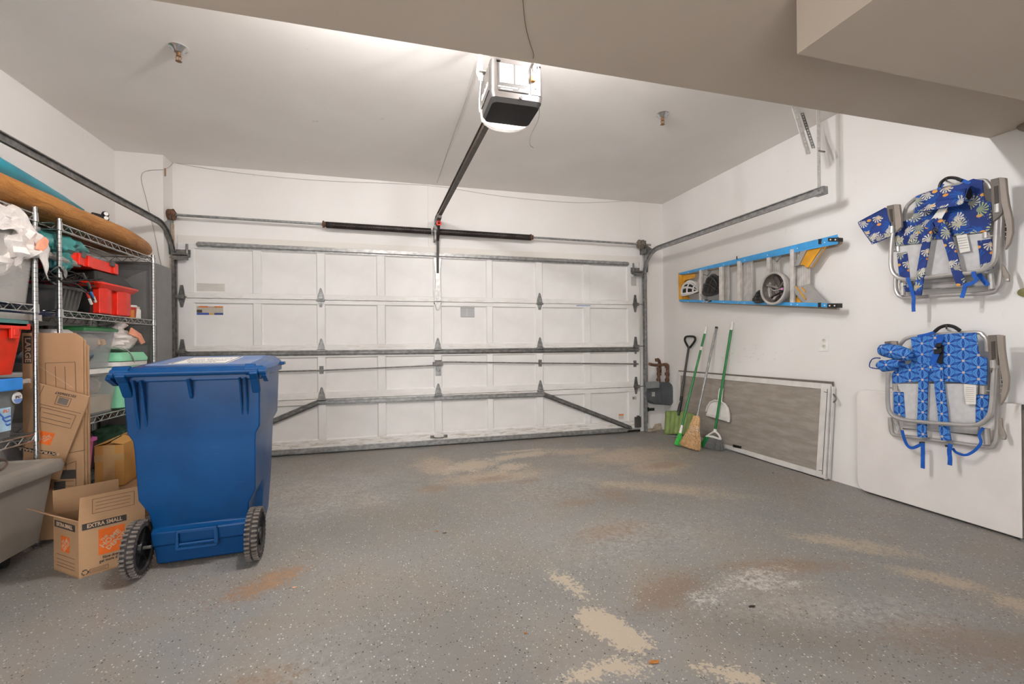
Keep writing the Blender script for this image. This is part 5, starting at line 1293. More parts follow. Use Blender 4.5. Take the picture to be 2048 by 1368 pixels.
obj('handle', MB().tube(smooth_path([T(1470, 640, .04), T(1488, 668, .06), T(1484, 690, .06), T(1472, 700, .04)], 5), .006, 6), galv_dark, s2, smooth=True)

# brooms and shovel
gp = plain('green_metal_pole', '#1f7a3c', .35, 0, .12); glime = plain('lime_bristles', '#3fb84a', .8, 0, .25, 60)
straw = plain('straw', '#d2ab7c', .85, 0, .3, 60)
def FL(zx, zy, z=0.0): return P(1280 + zx / 3.8, 620 + zy / 3.8, 'Z', z)
def bristles(c0, c1, w0, w1, d0, d1, ax, n, r, mat, parent, name='bristles', seed=1, jag=.02):
    """many straws between the head (c0) and the floor (c1)"""
    random.seed(seed); m = MB(); ax = V(ax).normalized(); dn = (V(c1) - V(c0)).normalized(); dp = ax.cross(dn).normalized()
    for i in range(n):
        u = random.uniform(-1, 1); v = random.uniform(-1, 1)
        p = V(c0) + ax * (w0 * u) + dp * (d0 * v); q = V(c1) + ax * (w1 * u) + dp * (d1 * v) - dn * random.uniform(0, jag)
        m.tube([p, (p + q) / 2 + ax * u * .004, q], [r, r, r * .7], 4)
    return obj(name, m, mat, parent, kind='stuff')
axY = V((0, -1, 0))
# snow shovel
sh = thing('snow_shovel', 'snow shovel with olive green blade and black D handle in the corner', 'shovel', (3.2, 4.6, 0))
offb = .07
bl_ = MB()
tl0, tr0, br0, bl0 = T(192, 768, .12), T(415, 795, .12), T(385, 965, .20), T(180, 950, .20)
def blade(a, b):
    p = tl0.lerp(tr0, a).lerp(bl0.lerp(br0, a), b)
    p = p + V((-.03 * math.sin(a * PI) * -1, 0, .018 * math.sin(a * PI))) + V((.004 * math.cos(a * 2 * PI * 7), 0, 0))
    return p
bl_.grid(blade, 56, 8)
obj('blade', bl_, plain('olive_plastic', '#869a58', .45, 0, .15), sh, smooth=True, thick=.004)
obj('wear_strip', MB().bar(T(180, 951, .203), T(388, 968, .203), .003, .012), galv_lite, sh)
s0, s1_ = T(298, 752, .10), T(372, 275, .03)
obj('shaft', MB().tube([T(292, 800, .125), s0, s1_], .013, 10), plain('dark_shaft', '#3c3835', .45), sh, smooth=True)
obj('socket', MB().tube([T(294, 775, .115), T(300, 745, .10), T(318, 655, .085)], [.020, .018, .015], 10), black, sh, smooth=True)
obj('shaft_label', MB().tube([T(305, 712, .092), T(309, 690, .090)], .0195, 10), whitep, sh, smooth=True)
dg_ = smooth_path([T(368, 285, .03), T(342, 235, .03), T(347, 206, .03), T(378, 200, .03), T(414, 206, .03), T(416, 235, .03), T(380, 285, .03)], 5)
obj('grip', MB().tube(dg_, .012, 8), black, sh, smooth=True)
# small green broom
b1 = thing('green_broom', 'narrow broom with lime bristles and green pole leaning left of the straw broom', 'broom', tuple(FL(280, 1025)), 'brooms leaning on the screens')
f1 = FL(282, 1032); top1 = T(505, 128, .02); col1 = f1.lerp(top1, .105); col2 = f1.lerp(top1, .17)
obj('pole', MB().cyl(col2, f1.lerp(top1, .94), .0115, 10), gp, b1, smooth=True)
obj('pole_tip', MB().cyl(f1.lerp(top1, .94), top1, .0125, 10), whitep, b1, smooth=True)
obj('collar', MB().cyl(col1, col2, .016, 10, .012), whitep, b1, smooth=True)
obj('pole_label', MB().cyl(f1.lerp(top1, .80), f1.lerp(top1, .83), .0120, 10), whitep, b1, smooth=True)
bristles(col1, f1 + V((0, 0, .003)), .012, .036, .008, .018, axY, 150, .0018, glime, b1, seed=2)
obj('bristle_core', MB().loft([[col1 + V((s_ * .012, u * .014, 0)) for s_, u in ((-1, -1), (-1, 1), (1, 1), (1, -1))], [f1 + V((s_ * .014, u * .034, .012)) for s_, u in ((-1, -1), (-1, 1), (1, 1), (1, -1))]]), glime, b1)
# corn broom
b2 = thing('corn_broom', 'straw corn broom with grey metal pole between the two green brooms', 'broom', tuple(FL(380, 1055)), 'brooms leaning on the screens')
f2 = FL(380, 1056); top2 = T(582, 128, .02)
sk = f2.lerp(top2, .255)
obj('pole', MB().cyl(sk, f2.lerp(top2, .985), .0115, 10), galv, b2, smooth=True)
obj('pole_tip', MB().cyl(f2.lerp(top2, .985), top2, .014, 10), black, b2, smooth=True)
rings = []
for k, w_, d_ in ((.27, .014, .014), (.25, .036, .024), (.22, .050, .030), (.20, .053, .032), (.16, .054, .034), (.13, .056, .034), (.09, .085, .034), (.03, .115, .034), (.012, .120, .034)):
    c0 = f2.lerp(top2, k) + V((0, .012 if k < .1 else 0, 0)); rings.append([c0 + V((d_ * math.sin(a) * .9, -w_ * math.cos(a), 0)) for a in [i * 2 * PI / 16 for i in range(16)]])
obj('straw_head', MB().loft(rings), straw, b2, smooth=True)
bristles(f2.lerp(top2, .15), f2 + V((0, .012, .002)), .052, .128, .030, .040, axY, 420, .0022, straw, b2, seed=3, jag=.03)
bristles(f2.lerp(top2, .262), f2.lerp(top2, .13), .030, .056, .018, .036, axY, 160, .0022, straw, b2, seed=6, jag=.0)
for k in (.175, .16, .145, .125):
    c0 = f2.lerp(top2, k); w_ = .058
    obj('stitching', MB().tube([c0 + V((.037 * math.sin(a), -w_ * math.cos(a), .006 * math.sin(3 * a))) for a in [i * 2 * PI / 20 for i in range(20)]], .0022, 4, closed=True), whitep, b2)
# angle broom
b3 = thing('angle_broom', 'green poled angle broom with white head and grey-green bristles', 'broom', tuple(FL(545, 1055)), 'brooms leaning on the screens')
f3 = T(560, 990, .14); top3 = T(702, 92, .02)
hd = T(570, 912, .125)
obj('pole', MB().cyl(hd, hd.lerp(top3, .93), .0125, 10), gp, b3, smooth=True)
obj('pole_tip', MB().cyl(hd.lerp(top3, .93), top3, .0135, 10), whitep, b3, smooth=True)
obj('head', MB().tube([T(570, 920, .125), T(520, 950, .14), T(505, 962, .145)], [.010, .009, .008], 8).tube([T(572, 920, .125), T(600, 950, .14), T(614, 980, .145)], [.010, .010, .010], 8).tube([T(505, 960, .145), T(555, 965, .145), T(614, 984, .145)], [.012, .014, .010], 8).cyl(T(567, 930, .13), T(572, 905, .122), .016, 12), whitep, b3, smooth=True)
gbr = plain('grey_bristles', '#6f6f6c', .8, 0, .2, 60); dgb = plain('green_bristles', '#1f7d3a', .8, 0, .2, 60)
def bpatch(tops, bots, n, mat, seed):
    random.seed(seed); m = MB()
    for i in range(n):
        u = random.random(); v = random.uniform(-.022, .022)
        p = V(tops[0]).lerp(V(tops[1]), u) + V((v * .6, 0, 0)); q = V(bots[0]).lerp(V(bots[1]), u) + V((v * 1.5, 0, random.uniform(0, .012)))
        m.tube([p, (p + q) / 2, q], [.0019] * 3, 4)
    obj('bristles', m, mat, b3, kind='stuff')
    u_ = V((.010, 0, 0)); obj('bristle_core', MB().loft([[V(tops[0]) - u_, V(tops[1]) - u_, V(tops[1]) + u_, V(tops[0]) + u_], [V(bots[0]).lerp(V(tops[0]), .12) - u_, V(bots[1]).lerp(V(tops[1]), .12) - u_, V(bots[1]).lerp(V(tops[1]), .12) + u_, V(bots[0]).lerp(V(tops[0]), .12) + u_]]), mat, b3)
bpatch((T(500, 962, .145), T(537, 966, .145)), (FL(462, 1035), FL(505, 1048)), 150, dgb, 4)
bpatch((T(537, 966, .145), T(614, 988, .145)), (FL(505, 1048), FL(626, 1073)), 260, gbr, 5)
# dustpan clipped on the angle broom
dp = thing('dustpan', 'white dustpan clipped to the angle broom pole above its head', 'dustpan', tuple(T(590, 770, .12)))
pan = [T(x_, y_, .072) for x_, y_ in ((505, 798), (508, 770), (518, 735), (540, 700), (575, 685), (612, 690), (645, 710), (668, 745), (680, 800), (677, 850))]
obj('pan', MB().prism(pan, (.012, 0, 0)), whitep, dp, bevel=.004)
rimp = [p + V((-.012, 0, 0)) for p in pan]
obj('pan_wall', MB().tube(rimp[1:], .007, 6), whitep, dp, smooth=True)
obj('lip', MB().prism([T(500, 785, .092), T(680, 822, .092), T(678, 852, .085), T(502, 803, .085)], (.010, 0, 0)), whitep, dp, bevel=.002)
obj('handle', MB().tube([T(596, 695, .082), T(598, 650, .082), T(604, 605, .078), T(612, 596, .078), T(628, 600, .078), T(622, 650, .082), T(620, 695, .082)], .007, 6), whitep, dp, smooth=True)

# gas meter in the corner
def G(px, py, y=4.76): return P(px, py, 'Y', y)
gm = thing('gas_meter', 'dark grey gas meter with rusty pipes in the right rear corner', 'gas meter', tuple(G(1325, 790)))
mg = plain('meter_grey', '#56595b', .5, .2, .12)
def mr(a, b_, c_, d_): return [G(a, b_), G(c_, b_), G(c_, d_), G(a, d_)]
pts = [G(x_, y_) for x_, y_ in ((1304, 768), (1340, 765), (1345, 770), (1349, 782), (1349, 804), (1342, 811), (1310, 809), (1303, 803), (1301, 790))]
obj('case', MB().prism(pts, (0, .13, 0)), mg, gm, bevel=.010)
obj('front_cover', MB().prism([G(x_, y_, 4.745) for x_, y_ in ((1303, 772), (1322, 771), (1323, 806), (1309, 807), (1302, 801))], (0, .02, 0)), mg, gm, bevel=.006)
obj('index_box', MB().prism([G(x_, y_, 4.70) for x_, y_ in ((1297, 764), (1319, 763), (1319, 776), (1297, 777))], (0, .06, 0)), plain('index_grey', '#7d7f80', .4), gm, bevel=.004)
obj('plate', MB().prism([G(x_, y_, 4.743) for x_, y_ in ((1304, 784), (1310, 784), (1310, 793), (1304, 793))], (0, .004, 0)), galv_lite, gm)
for k in range(8):
    p_ = pts[k]; obj('bolt', MB().lathe([(.001, -.005), (.006, -.004), (.006, 0)], p_.lerp(G(1325, 790), .12) + V((0, -.001, 0)), (0, 1, 0), 6), galv_dark, gm)
r_ = .018
def pipe(pts_, rr=r_): return MB().tube(smooth_path([G(a, b_, y_) for a, b_, y_ in pts_], 4), rr, 10)
obj('pipe', pipe([(1318, 765, 4.80), (1317, 748, 4.80), (1316, 735, 4.80)]), rust, gm, smooth=True)
obj('pipe', pipe([(1299, 728, 4.66), (1308, 730, 4.72), (1322, 730, 4.80), (1333, 729, 4.80), (1335, 735, 4.80), (1334, 765, 4.80)]), rust, gm, smooth=True)
obj('pipe', pipe([(1312, 722, 4.80), (1316, 719, 4.80), (1319, 725, 4.82), (1320, 740, 4.84), (1320, 747, 4.88), (1320, 747, 4.935)]), rust, gm, smooth=True)
for a, b_, c_ in ((1318, 748, .028), (1334, 748, .028), (1317, 760, .026), (1334, 760, .026), (1334, 733, .026), (1318, 738, .025), (1314, 720, .025)):
    obj('fitting', MB().cyl(G(a, b_ + 3, 4.80), G(a, b_ - 3, 4.80), c_, 8), rust, gm)
obj('outlet_hole_patch', MB().prism([G(x_, y_, YD - .003) for x_, y_ in ((1310, 848), (1322, 846), (1326, 860), (1312, 866), (1300, 866))], (0, .002, 0)), plain('broken_plaster', '#b7a690', .9, 0, .3, 40, .5), kind='structure')
obj('concrete_shard', MB().blob((3.10, 4.87, .012), (.07, .03, .022), .3, 6, 51, 14, 8), plain('rough_concrete', '#9c8d7c', .9, 0, .3, 40), smooth=True, cat='rubble', label='crumbled concrete at the foot of the right door track')

# electrical outlet on the right wall
eo = thing('wall_outlet', 'white duplex outlet on the right wall above the screens', 'outlet', tuple(W(1648, 688)))
q = [W(1638.5, 673), W(1657.5, 673), W(1657.5, 703), W(1638.5, 703)]
obj('cover_plate', MB().prism(q, (-.006, 0, 0)), whitep, eo, bevel=.003)
for py in (681, 693):
    c0 = W(1648, py, .006)
    o = obj('receptacle', MB().cyl(c0, c0 + V((-.003, 0, 0)), .0165, 20), plain('ivory', '#ddd6ca', .4), eo)
    obj('slot', MB().box(c0.x - .0036, c0.x - .003, c0.y + .004, c0.y + .007, c0.z - .001, c0.z + .009).box(c0.x - .0036, c0.x - .003, c0.y - .007, c0.y - .004, c0.z - .001, c0.z + .009).box(c0.x - .0036, c0.x - .003, c0.y - .002, c0.y + .002, c0.z - .010, c0.z - .006), black, o)
wh = thing('wall_bumper', 'round olive bumper on the right wall between the two chairs', 'bumper', tuple(W(2050, 585)))
obj('dome', MB().lathe([(.001, -.03), (.02, -.028), (.024, -.01), (.012, 0)], W(2051, 585), (1, 0, 0), 20), plain('olive_knob', '#777345', .4), wh, smooth=True)
rc = thing('wall_pipe_cap', 'ribbed grey conduit end just under the soffit at the right edge', 'conduit', tuple(W(2052, 248)))
obj('conduit', MB().tube([W(2060, 243, .03), W(2046, 258, .02)], .03, 14), plain('grey_conduit', '#8a7d70', .6), rc, smooth=True)

# folding table leaning on the wall
ft = thing('folding_table', 'white plastic folding table folded and stood on edge below the blue chair', 'table', tuple(P(1880, 1030, 'Z', 0)))
offt = .062
A, B, Cc, D = W(1712, 786, offt), W(2042, 806, offt), W(2034, 1081, offt), W(1706, 972, offt)
y0, y1 = A.y, B.y; zt = .735; rr_ = .06
poly = [V((XR - offt, y0 - rr_ + rr_ * math.cos(a), zt - rr_ + rr_ * math.sin(a))) for a in [i * PI / 2 / 6 for i in range(7)]]
poly += [V((XR - offt, y1, zt)), V((XR - offt, y1, .012))]
poly += [V((XR - offt, y0 - rr_ + rr_ * math.cos(a), .012 + rr_ + rr_ * math.sin(a))) for a in [-PI / 2 + i * PI / 2 / 6 for i in range(7)]]
tabm = plain('white_table_plastic', '#e6e0db', .45, 0, .03, 6, .05, 200)
obj('table_half', MB().prism(poly, (.040, 0, 0)), tabm, ft, bevel=.006)
obj('edge_channel', MB().box(XR - offt + .004, XR - offt + .012, y1 - .006, y1 - .0, .012, zt), darkg, ft)
obj('seam_bracket', MB().box(XR - offt + .0, XR - .014, y1 - .030, y1 - .004, .02, zt - .03), plain('seam_brown', '#6d625a', .5), ft)
obj('frame_leg', MB().tube([(XR - .03, y1 - .02, .02), (XR - .03, y1 - .02, .70)], .009, 8), darkg, ft, smooth=True)
obj('table_half', MB().prism([p + V((.0, (2 * y1 - 2 * p.y) - .05, 0)) for p in poly], (.040, 0, 0)), tabm, ft, bevel=.006)
obj('foot_hook', MB().box(XR - offt - .006, XR - .02, y1 - .03, y1 + .005, 0.0, .014), galv_dark, ft)

# ---------------------------------------------------------------- folded beach chairs
silver = plain('silver_tube', '#bcb8b4', .35, .5, .08, 20)
armm = plain('taupe_plastic', '#978c82', .5, 0, .06)
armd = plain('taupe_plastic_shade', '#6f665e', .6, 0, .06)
webm = plain('blue_webbing', '#0c57b4', .6, 0, .15, 60)
meshm = plain('grey_seat_mesh', '#c9c7c6', .8, 0, .06, 30, .3, 300)
strapm = plain('white_care_tag', '#e6e2da', .7, 0, .05)
nav = plain('navy_piping', '#123a80', .6)
def palm_fabric():
    m = Mat('pineapple_fabric', .75); x, y, z = m.xyz()
    base = '#1c3f96'
    col = m.mix(m.noise(6, 2).step(.3, .7), '#152c68', '#1c3a84')
    for k, (sc_, off, rad, nleaf, cols) in enumerate(((9.5, 0.3, .50, 7.5, ('#1459ae', '#0d4c9c')), (12.5, 9.1, .17, 0, ('#d8a04c', '#cf8a3a')), (10.0, 2.3, .46, 6.5, ('#b9b59a', '#8fa06c')), (11.5, 5.7, .44, 5.5, ('#d8d2c2', '#b4ad94')))):
        vv = m.comb(y * sc_ + off, z * sc_ + off * 1.7, 0.0)
        v = m.voro(1.0, vv, '2D', .75)
        sub = m.nt.nodes.new('ShaderNodeVectorMath'); sub.operation = 'SUBTRACT'
        m.nt.links.new(vv, sub.inputs[0]); m.nt.links.new(v.outputs['Position'], sub.inputs[1])
        dx, dy, _ = m.xyz(sub.outputs[0])
        sp = m.nt.nodes.new('ShaderNodeSeparateColor'); m.nt.links.new(v.outputs['Color'], sp.inputs[0])
        c1, c2 = E(m.nt, sp.outputs[0]), E(m.nt, sp.outputs[1])
        r = (dx * dx + dy * dy).f('SQRT')
        if nleaf:
            a = dy.f('ARCTAN2', dx) + c2 * 6.28
            pet = (a * nleaf + r * 5).f('COSINE').f('ABSOLUTE')
            serr = ((r * 55).f('SINE') * .10) + 1.0
            fan = (a * 1.0 + c1 * 9.0).f('COSINE').step(-.55, .1)
            lim = pet.f('POWER', .4) * serr * rad * (fan * .6 + .4)
            mask = (lim - r).step(0.0, .03) * (pet + (r * -1.2 + .3).f('MAXIMUM', 0.0)).step(.60, .72) * c1.f('GREATER_THAN', .38)
        else:
            mask = (rad - (dx * dx * .8 + dy * dy * 2.0).f('SQRT')).step(0, .02) * c1.f('GREATER_THAN', .55)
        cc = m.mix(c2, *cols)
        col = m.mix(mask, col, cc)
    m.color(col); return m.m
def star_fabric():
    m = Mat('star_fabric', .75); x, y, z = m.xyz()
    PY, PZ = .140, .068
    def cell(oy, oz):
        a = ((y + oy) / PY); b = ((z + oz) / PZ)
        fy = (a - a.f('FLOOR') - .5) * PY; fz = (b - b.f('FLOOR') - .5) * PZ
        return fy, fz, (fy * fy + fz * fz).f('SQRT')
    ay, az, ar = cell(0, 0); by, bz, br = cell(PY / 2, PZ / 2)
    sel = br.f('LESS_THAN', ar)
    dy = ay + (by - ay) * sel; dz = az + (bz - az) * sel; r = ar + (br - ar) * sel
    an = dz.f('ARCTAN2', dy)
    k = (an * 6).f('COSINE') * .5 + .5
    col = m.mix(k.step(.25, .7), '#134092', '#4f90d4')
    ridge = ((an * 12).f('COSINE')).step(.75, .98)
    col = m.mix(ridge * .75, col, '#123a86')
    seam = (r / (k * .012 + .031)).step(.82, 1.0)
    col = m.mix(seam * .55, col, '#2a68b8')
    dot = r.step(.0050, .0035); col = m.mix(r.step(.0085, .0055) * .6, col, '#e7e4de'); col = m.mix(dot, col, '#e0a070')
    m.color(col); return m.m
palm = palm_fabric(); star = star_fabric()

def chair_tools(ox, oy, sc_, t):
    def Q(x_, y_, off): return W(ox + x_ / sc_, oy + y_ / sc_, off)
    def sheet(name, pts, off, mat, th=.006, bev=.002, **k):
        return obj(name, MB().prism([Q(a, b_, off) for a, b_ in pts], (th, 0, 0)), mat, t, bevel=bev, **k)
    def tub(name, pts, off, mat, r, k=6, n=10, **kw):
        P_ = [Q(p[0], p[1], p[2] if len(p) > 2 else off) for p in pts]
        return obj(name, MB().tube(smooth_path(P_, k), r, n), mat, t, smooth=True, **kw)
    def ribbon(name, pts, off, mat, w, th=.003):
        P_ = smooth_path([Q(p[0], p[1], p[2] if len(p) > 2 else off) for p in pts], 6)
        m = MB(); rings = []
        for i, p in enumerate(P_):
            tg = (P_[min(i + 1, len(P_) - 1)] - P_[max(i - 1, 0)]).normalized(); s_ = tg.cross(V((-1, 0, 0))); s_ = s_.normalized() if s_.length > 1e-4 else V((0, 1, 0))
            ww = w[0] + (w[1] - w[0]) * i / (len(P_) - 1) if isinstance(w, tuple) else w
            rings.append([p + s_ * ww / 2, p - s_ * ww / 2, p - s_ * ww / 2 + V((th, 0, 0)), p + s_ * ww / 2 + V((th, 0, 0))])
        return obj(name, m.loft(rings), mat, t, smooth=True, angle=40)
    return Q, sheet, tub, ribbon

# chair one: pineapple print
c1 = thing('beach_chair', 'folded backpack beach chair with navy pineapple and palm print, hung upper on the wall', 'chair', tuple(W(1890, 470, .07)), 'backpack beach chairs on the right wall')
Q, sheet, tub, ribbon = chair_tools(1700, 330, 4.414, c1)
tub('back_frame', [(478, 520), (482, 430), (505, 365), (560, 312), (640, 265), (900, 190), (1150, 138), (1215, 160), (1245, 210)], .075, silver, .0115)
tub('leg_frame', [(385, 560), (368, 700), (362, 880), (392, 965), (470, 1008), (600, 1003), (900, 968), (1130, 942), (1235, 890), (1278, 820), (1292, 640), (1305, 400)], .125, silver, .0125)
tub('seat_frame', [(405, 960), (402, 1060), (412, 1120), (450, 1162), (540, 1172), (850, 1150), (1220, 1130), (1300, 1085), (1328, 1010), (1335, 860), (1340, 560), (1320, 360)], .065, silver, .0125)
tub('cross_bar', [(440, 1052), (900, 1040), (1250, 1020)], .055, silver, .008)
tub('cross_bar', [(440, 1098), (900, 1085), (1230, 1065)], .07, galv, .004)
sheet('seat_mesh', [(440, 715), (740, 660), (1225, 590), (1262, 700), (1245, 900), (1220, 950), (940, 985), (500, 1010), (440, 1020)], .085, meshm, .004)
sheet('seat_mesh', [(440, 1020), (1225, 960), (1235, 1065), (450, 1105)], .060, plain('grey_mesh_low', '#aaa7a4', .8), .004)
sheet('side_strip', [(412, 780), (500, 766), (512, 850), (525, 985), (540, 1120), (490, 1120), (440, 1000), (430, 960)], .092, palm)
sheet('side_strip', [(1122, 668), (1248, 650), (1262, 800), (1262, 920), (1200, 940), (1150, 925), (1140, 800)], .092, palm)
sheet('back_fabric', [(458, 500), (540, 470), (562, 430), (575, 385), (700, 300), (900, 200), (1085, 120), (1130, 130), (1168, 132), (1176, 260), (1190, 310), (1245, 332), (1245, 520), (1228, 585), (1040, 610), (900, 628), (820, 652), (740, 655), (640, 688), (400, 716), (392, 610), (440, 560)], .098, palm, .008)
P_ = [Q(620, 338, .128), Q(740, 315, .130), Q(880, 282, .133), Q(1000, 262, .135), Q(1065, 252, .135)]
obj('pillow', MB().tube(P_, [.040, .042, .045, .047, .047], 16, cap=False, flat=.82, up=(0, 0, 1)), palm, c1, smooth=True, thick=.006)
obj('pillow_end_shade', MB().cyl(P_[3] + V((0, .02, 0)), P_[4] + V((0, .015, 0)), .040, 16), plain('end_shade', '#15161c', .9), c1)  # dark disc stands in for the shade inside the roll's open end
sheet('pillow_cover', [(582, 275), (700, 232), (860, 195), (1000, 165), (1060, 168), (1030, 230), (1000, 330), (985, 348), (860, 368), (720, 395), (605, 410), (572, 385), (575, 330)], .172, palm, .006)
tub('piping', [(575, 385), (605, 412), (720, 398), (860, 370), (985, 350), (1012, 300), (1032, 230), (1062, 180), (1090, 178)], .174, nav, .0025, 4, 6)
sheet('pouch', [(72, 512), (100, 488), (310, 375), (335, 395), (350, 480), (358, 630), (300, 655), (205, 694), (185, 680), (100, 560)], .135, palm, .014, .004)
tub('piping', [(310, 377), (100, 489), (74, 512), (100, 560), (185, 680), (207, 694), (356, 632)], .137, nav, .0022, 4, 6)
for pts_, off_ in (([(690, 540), (668, 690), (640, 850), (612, 1010), (590, 1150)], .14), ([(790, 515), (855, 650), (900, 790), (935, 930), (985, 1060)], .14)):
    ribbon('backpack_strap', pts_, off_, palm, .045, .008)
ribbon('shoulder_joint', [(690, 560), (740, 505), (800, 520)], .145, palm, .05, .006)
ribbon('webbing', [(505, 995), (535, 1080), (560, 1170), (558, 1230), (560, 1295)], .148, webm, .020)
ribbon('webbing', [(1015, 1060), (1005, 1110), (985, 1172)], .145, webm, .020)
ribbon('webbing', [(1010, 1062), (1070, 1045), (1115, 1010), (1092, 975), (1090, 940)], .15, webm, .020)
ribbon('webbing', [(1135, 960), (1180, 1020), (1215, 1062)], .10, webm, .022)
tub('carry_handle', [(790, 195), (805, 155), (845, 122), (885, 112), (940, 118), (990, 140)], .10, black, .009)
ribbon('handle_strap', [(775, 215), (800, 190), (820, 165)], .10, webm, .018); ribbon('handle_strap', [(950, 125), (1000, 140), (1060, 165)], .10, webm, .018)
sheet('care_tag', [(938, 625), (1030, 610), (1062, 760), (970, 778)], .106, strapm, .001)
sheet('care_tag', [(715, 480), (788, 382), (862, 380), (800, 492)], .137, strapm, .001)
for i in range(5): sheet('print', [(948 + i * 5, 648 + i * 22), (1028 + i * 5, 636 + i * 22), (1029 + i * 5, 641 + i * 22), (949 + i * 5, 653 + i * 22)], .1065, plain('tag_ink', '#a29c92', .7), .0004, 0)
def arm(pts_face, pts_side, slot, off0, off1, t_, Q_):
    obj('armrest', MB().prism([Q_(a, b_, off1) for a, b_ in pts_side], (.022, 0, 0)), armm, t_, bevel=.004)
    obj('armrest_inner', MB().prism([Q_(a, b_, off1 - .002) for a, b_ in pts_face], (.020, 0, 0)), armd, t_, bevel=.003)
    obj('armrest_slot', MB().prism([Q_(a, b_, off1 + .001) for a, b_ in slot], (.01, 0, 0)), plain('slot_shade', '#463f39', .7), t_, bevel=.002)
arm([(1238, 128), (1312, 110), (1328, 240), (1345, 420), (1300, 470), (1262, 500), (1245, 330)], [(1310, 108), (1370, 113), (1382, 250), (1400, 360), (1428, 480), (1432, 600), (1405, 690), (1362, 752), (1372, 650), (1378, 560), (1355, 440), (1330, 330)], [(1268, 190), (1305, 180), (1312, 330), (1275, 345)], .03, .15, c1, Q)
arm([(322, 362), (385, 348), (392, 450), (395, 545), (350, 500), (330, 440)], [(383, 346), (430, 346), (448, 470), (452, 545), (400, 592), (392, 470)], [(342, 392), (372, 386), (378, 500), (360, 500)], .03, .15, c1, Q)
tub('arm_pivot', [(375, 540), (372, 600)], .13, silver, .015, 2); tub('arm_pivot', [(1305, 345), (1305, 420)], .14, silver, .016, 2)
for yy in (510, 545, 590, 630): obj('recline_tooth', MB().bar(Q(1368, yy, .14), Q(1392, yy + 2, .14), .004, .004, (1, 0, 0)), galv_lite, c1)
obj('recline_plate', MB().prism([Q(a, b_, .06) for a, b_ in ((1345, 440), (1385, 480), (1392, 620), (1362, 745), (1345, 700))], (.02, 0, 0)), plain('recline_dark', '#3a3632', .5), c1, bevel=.003)
sheet('side_lever', [(1335, 878), (1352, 882), (1402, 975), (1404, 1030), (1375, 1030), (1345, 960)], .10, armm, .012, .003)
obj('lever_screw', MB().lathe([(.001, -.005), (.007, -.004), (.007, 0)], Q(1390, 1015, .10), (1, 0, 0), 10), galv_lite, c1)
for pts_ in (([(425, 720), (428, 765)]), ([(1200, 590), (1202, 645)]), ([(1245, 960), (1255, 1095)]), ([(465, 1040), (470, 1150)])):
    tub('sleeve', pts_, .08, galv_lite if pts_[0][1] > 900 else silver, .015, 2)
tub('stud', [(382, 762), (412, 760)], .10, silver, .005, 2); tub('stud', [(1215, 628), (1268, 624)], .10, silver, .005, 2)

# chair two: star print
c2 = thing('beach_chair', 'folded backpack beach chair with blue star print, hung lower, over the white table', 'chair', tuple(W(1890, 780, .07)), 'backpack beach chairs on the right wall')
Q, sheet, tub, ribbon = chair_tools(1700, 630, 4.147, c2)
tub('back_frame', [(395, 420), (400, 300), (425, 235), (500, 185), (760, 160), (1045, 146), (1105, 170), (1135, 215), (1140, 300)], .085, silver, .0115)
tub('leg_frame', [(318, 480), (312, 600), (315, 740), (338, 815), (410, 862), (600, 888), (820, 905), (1000, 915), (1095, 895), (1155, 835), (1178, 740), (1190, 560), (1198, 390)], .135, silver, .0125)
tub('seat_frame', [(332, 850), (338, 930), (355, 985), (410, 1003), (560, 1020), (850, 1058), (1140, 1095), (1200, 1068), (1222, 1000), (1228, 860), (1232, 620), (1215, 380)], .085, silver, .0125)
tub('cross_bar', [(440, 942), (700, 955), (1060, 1000)], .075, darkg, .004); tub('cross_bar', [(380, 880), (400, 960)], .085, galv_lite, .015, 2)
sheet('seat_mesh', [(388, 570), (900, 570), (1062, 580), (1048, 700), (1040, 905), (820, 900), (450, 868), (448, 700)], .095, meshm, .004)
sheet('seat_mesh', [(440, 868), (1062, 912), (1060, 990), (445, 940)], .082, plain('grey_mesh_low2', '#bbb8b5', .8), .004)
sheet('side_strip', [(360, 636), (440, 640), (448, 740), (456, 850), (380, 825), (362, 810)], .102, star)
sheet('side_strip', [(1048, 660), (1150, 660), (1148, 820), (1100, 880), (1040, 895), (1040, 760)], .102, star)
sheet('back_fabric', [(500, 188), (600, 172), (720, 162), (900, 150), (1045, 145), (1055, 230), (1062, 300), (1080, 345), (1135, 358), (1135, 470), (1130, 582), (1000, 575), (900, 560), (770, 550), (570, 552), (470, 560), (348, 568), (346, 490), (370, 460), (420, 425), (500, 400), (520, 320)], .108, star, .008)
sheet('dark_gap', [(722, 262), (778, 252), (768, 405), (722, 405)], .1165, plain('gap_dark', '#17181d', .9), .001, 0)
ribbon('webbing', [(755, 168), (738, 215), (722, 250)], .122, webm, .034)
ribbon('webbing', [(722, 305), (700, 355), (682, 412)], .122, webm, .034)
obj('buckle', MB().prism([Q(a, b_, .130) for a, b_ in ((690, 285), (750, 280), (760, 302), (740, 325), (695, 322))], (.012, 0, 0)), black, c2, bevel=.003)
obj('buckle', MB().prism([Q(a, b_, .130) for a, b_ in ((712, 235), (755, 228), (750, 265), (705, 272))], (.012, 0, 0)), black, c2, bevel=.003)
for pts_ in ([(612, 415), (604, 600), (597, 800), (592, 960), (600, 1015)], [(725, 415), (740, 600), (765, 800), (780, 950), (795, 1040)]):
    ribbon('backpack_strap', pts_, .121, star, .050, .008)
ribbon('shoulder_joint', [(612, 440), (665, 425), (730, 440)], .119, star, .055, .006)
ribbon('webbing', [(430, 955), (450, 1030), (478, 1085), (520, 1102), (590, 1072)], .12, webm, .018)
ribbon('webbing', [(602, 1062), (603, 1150), (602, 1272)], .14, webm, .022)
ribbon('webbing', [(832, 1070), (822, 1130), (828, 1190), (826, 1246)], .14, webm, .022)
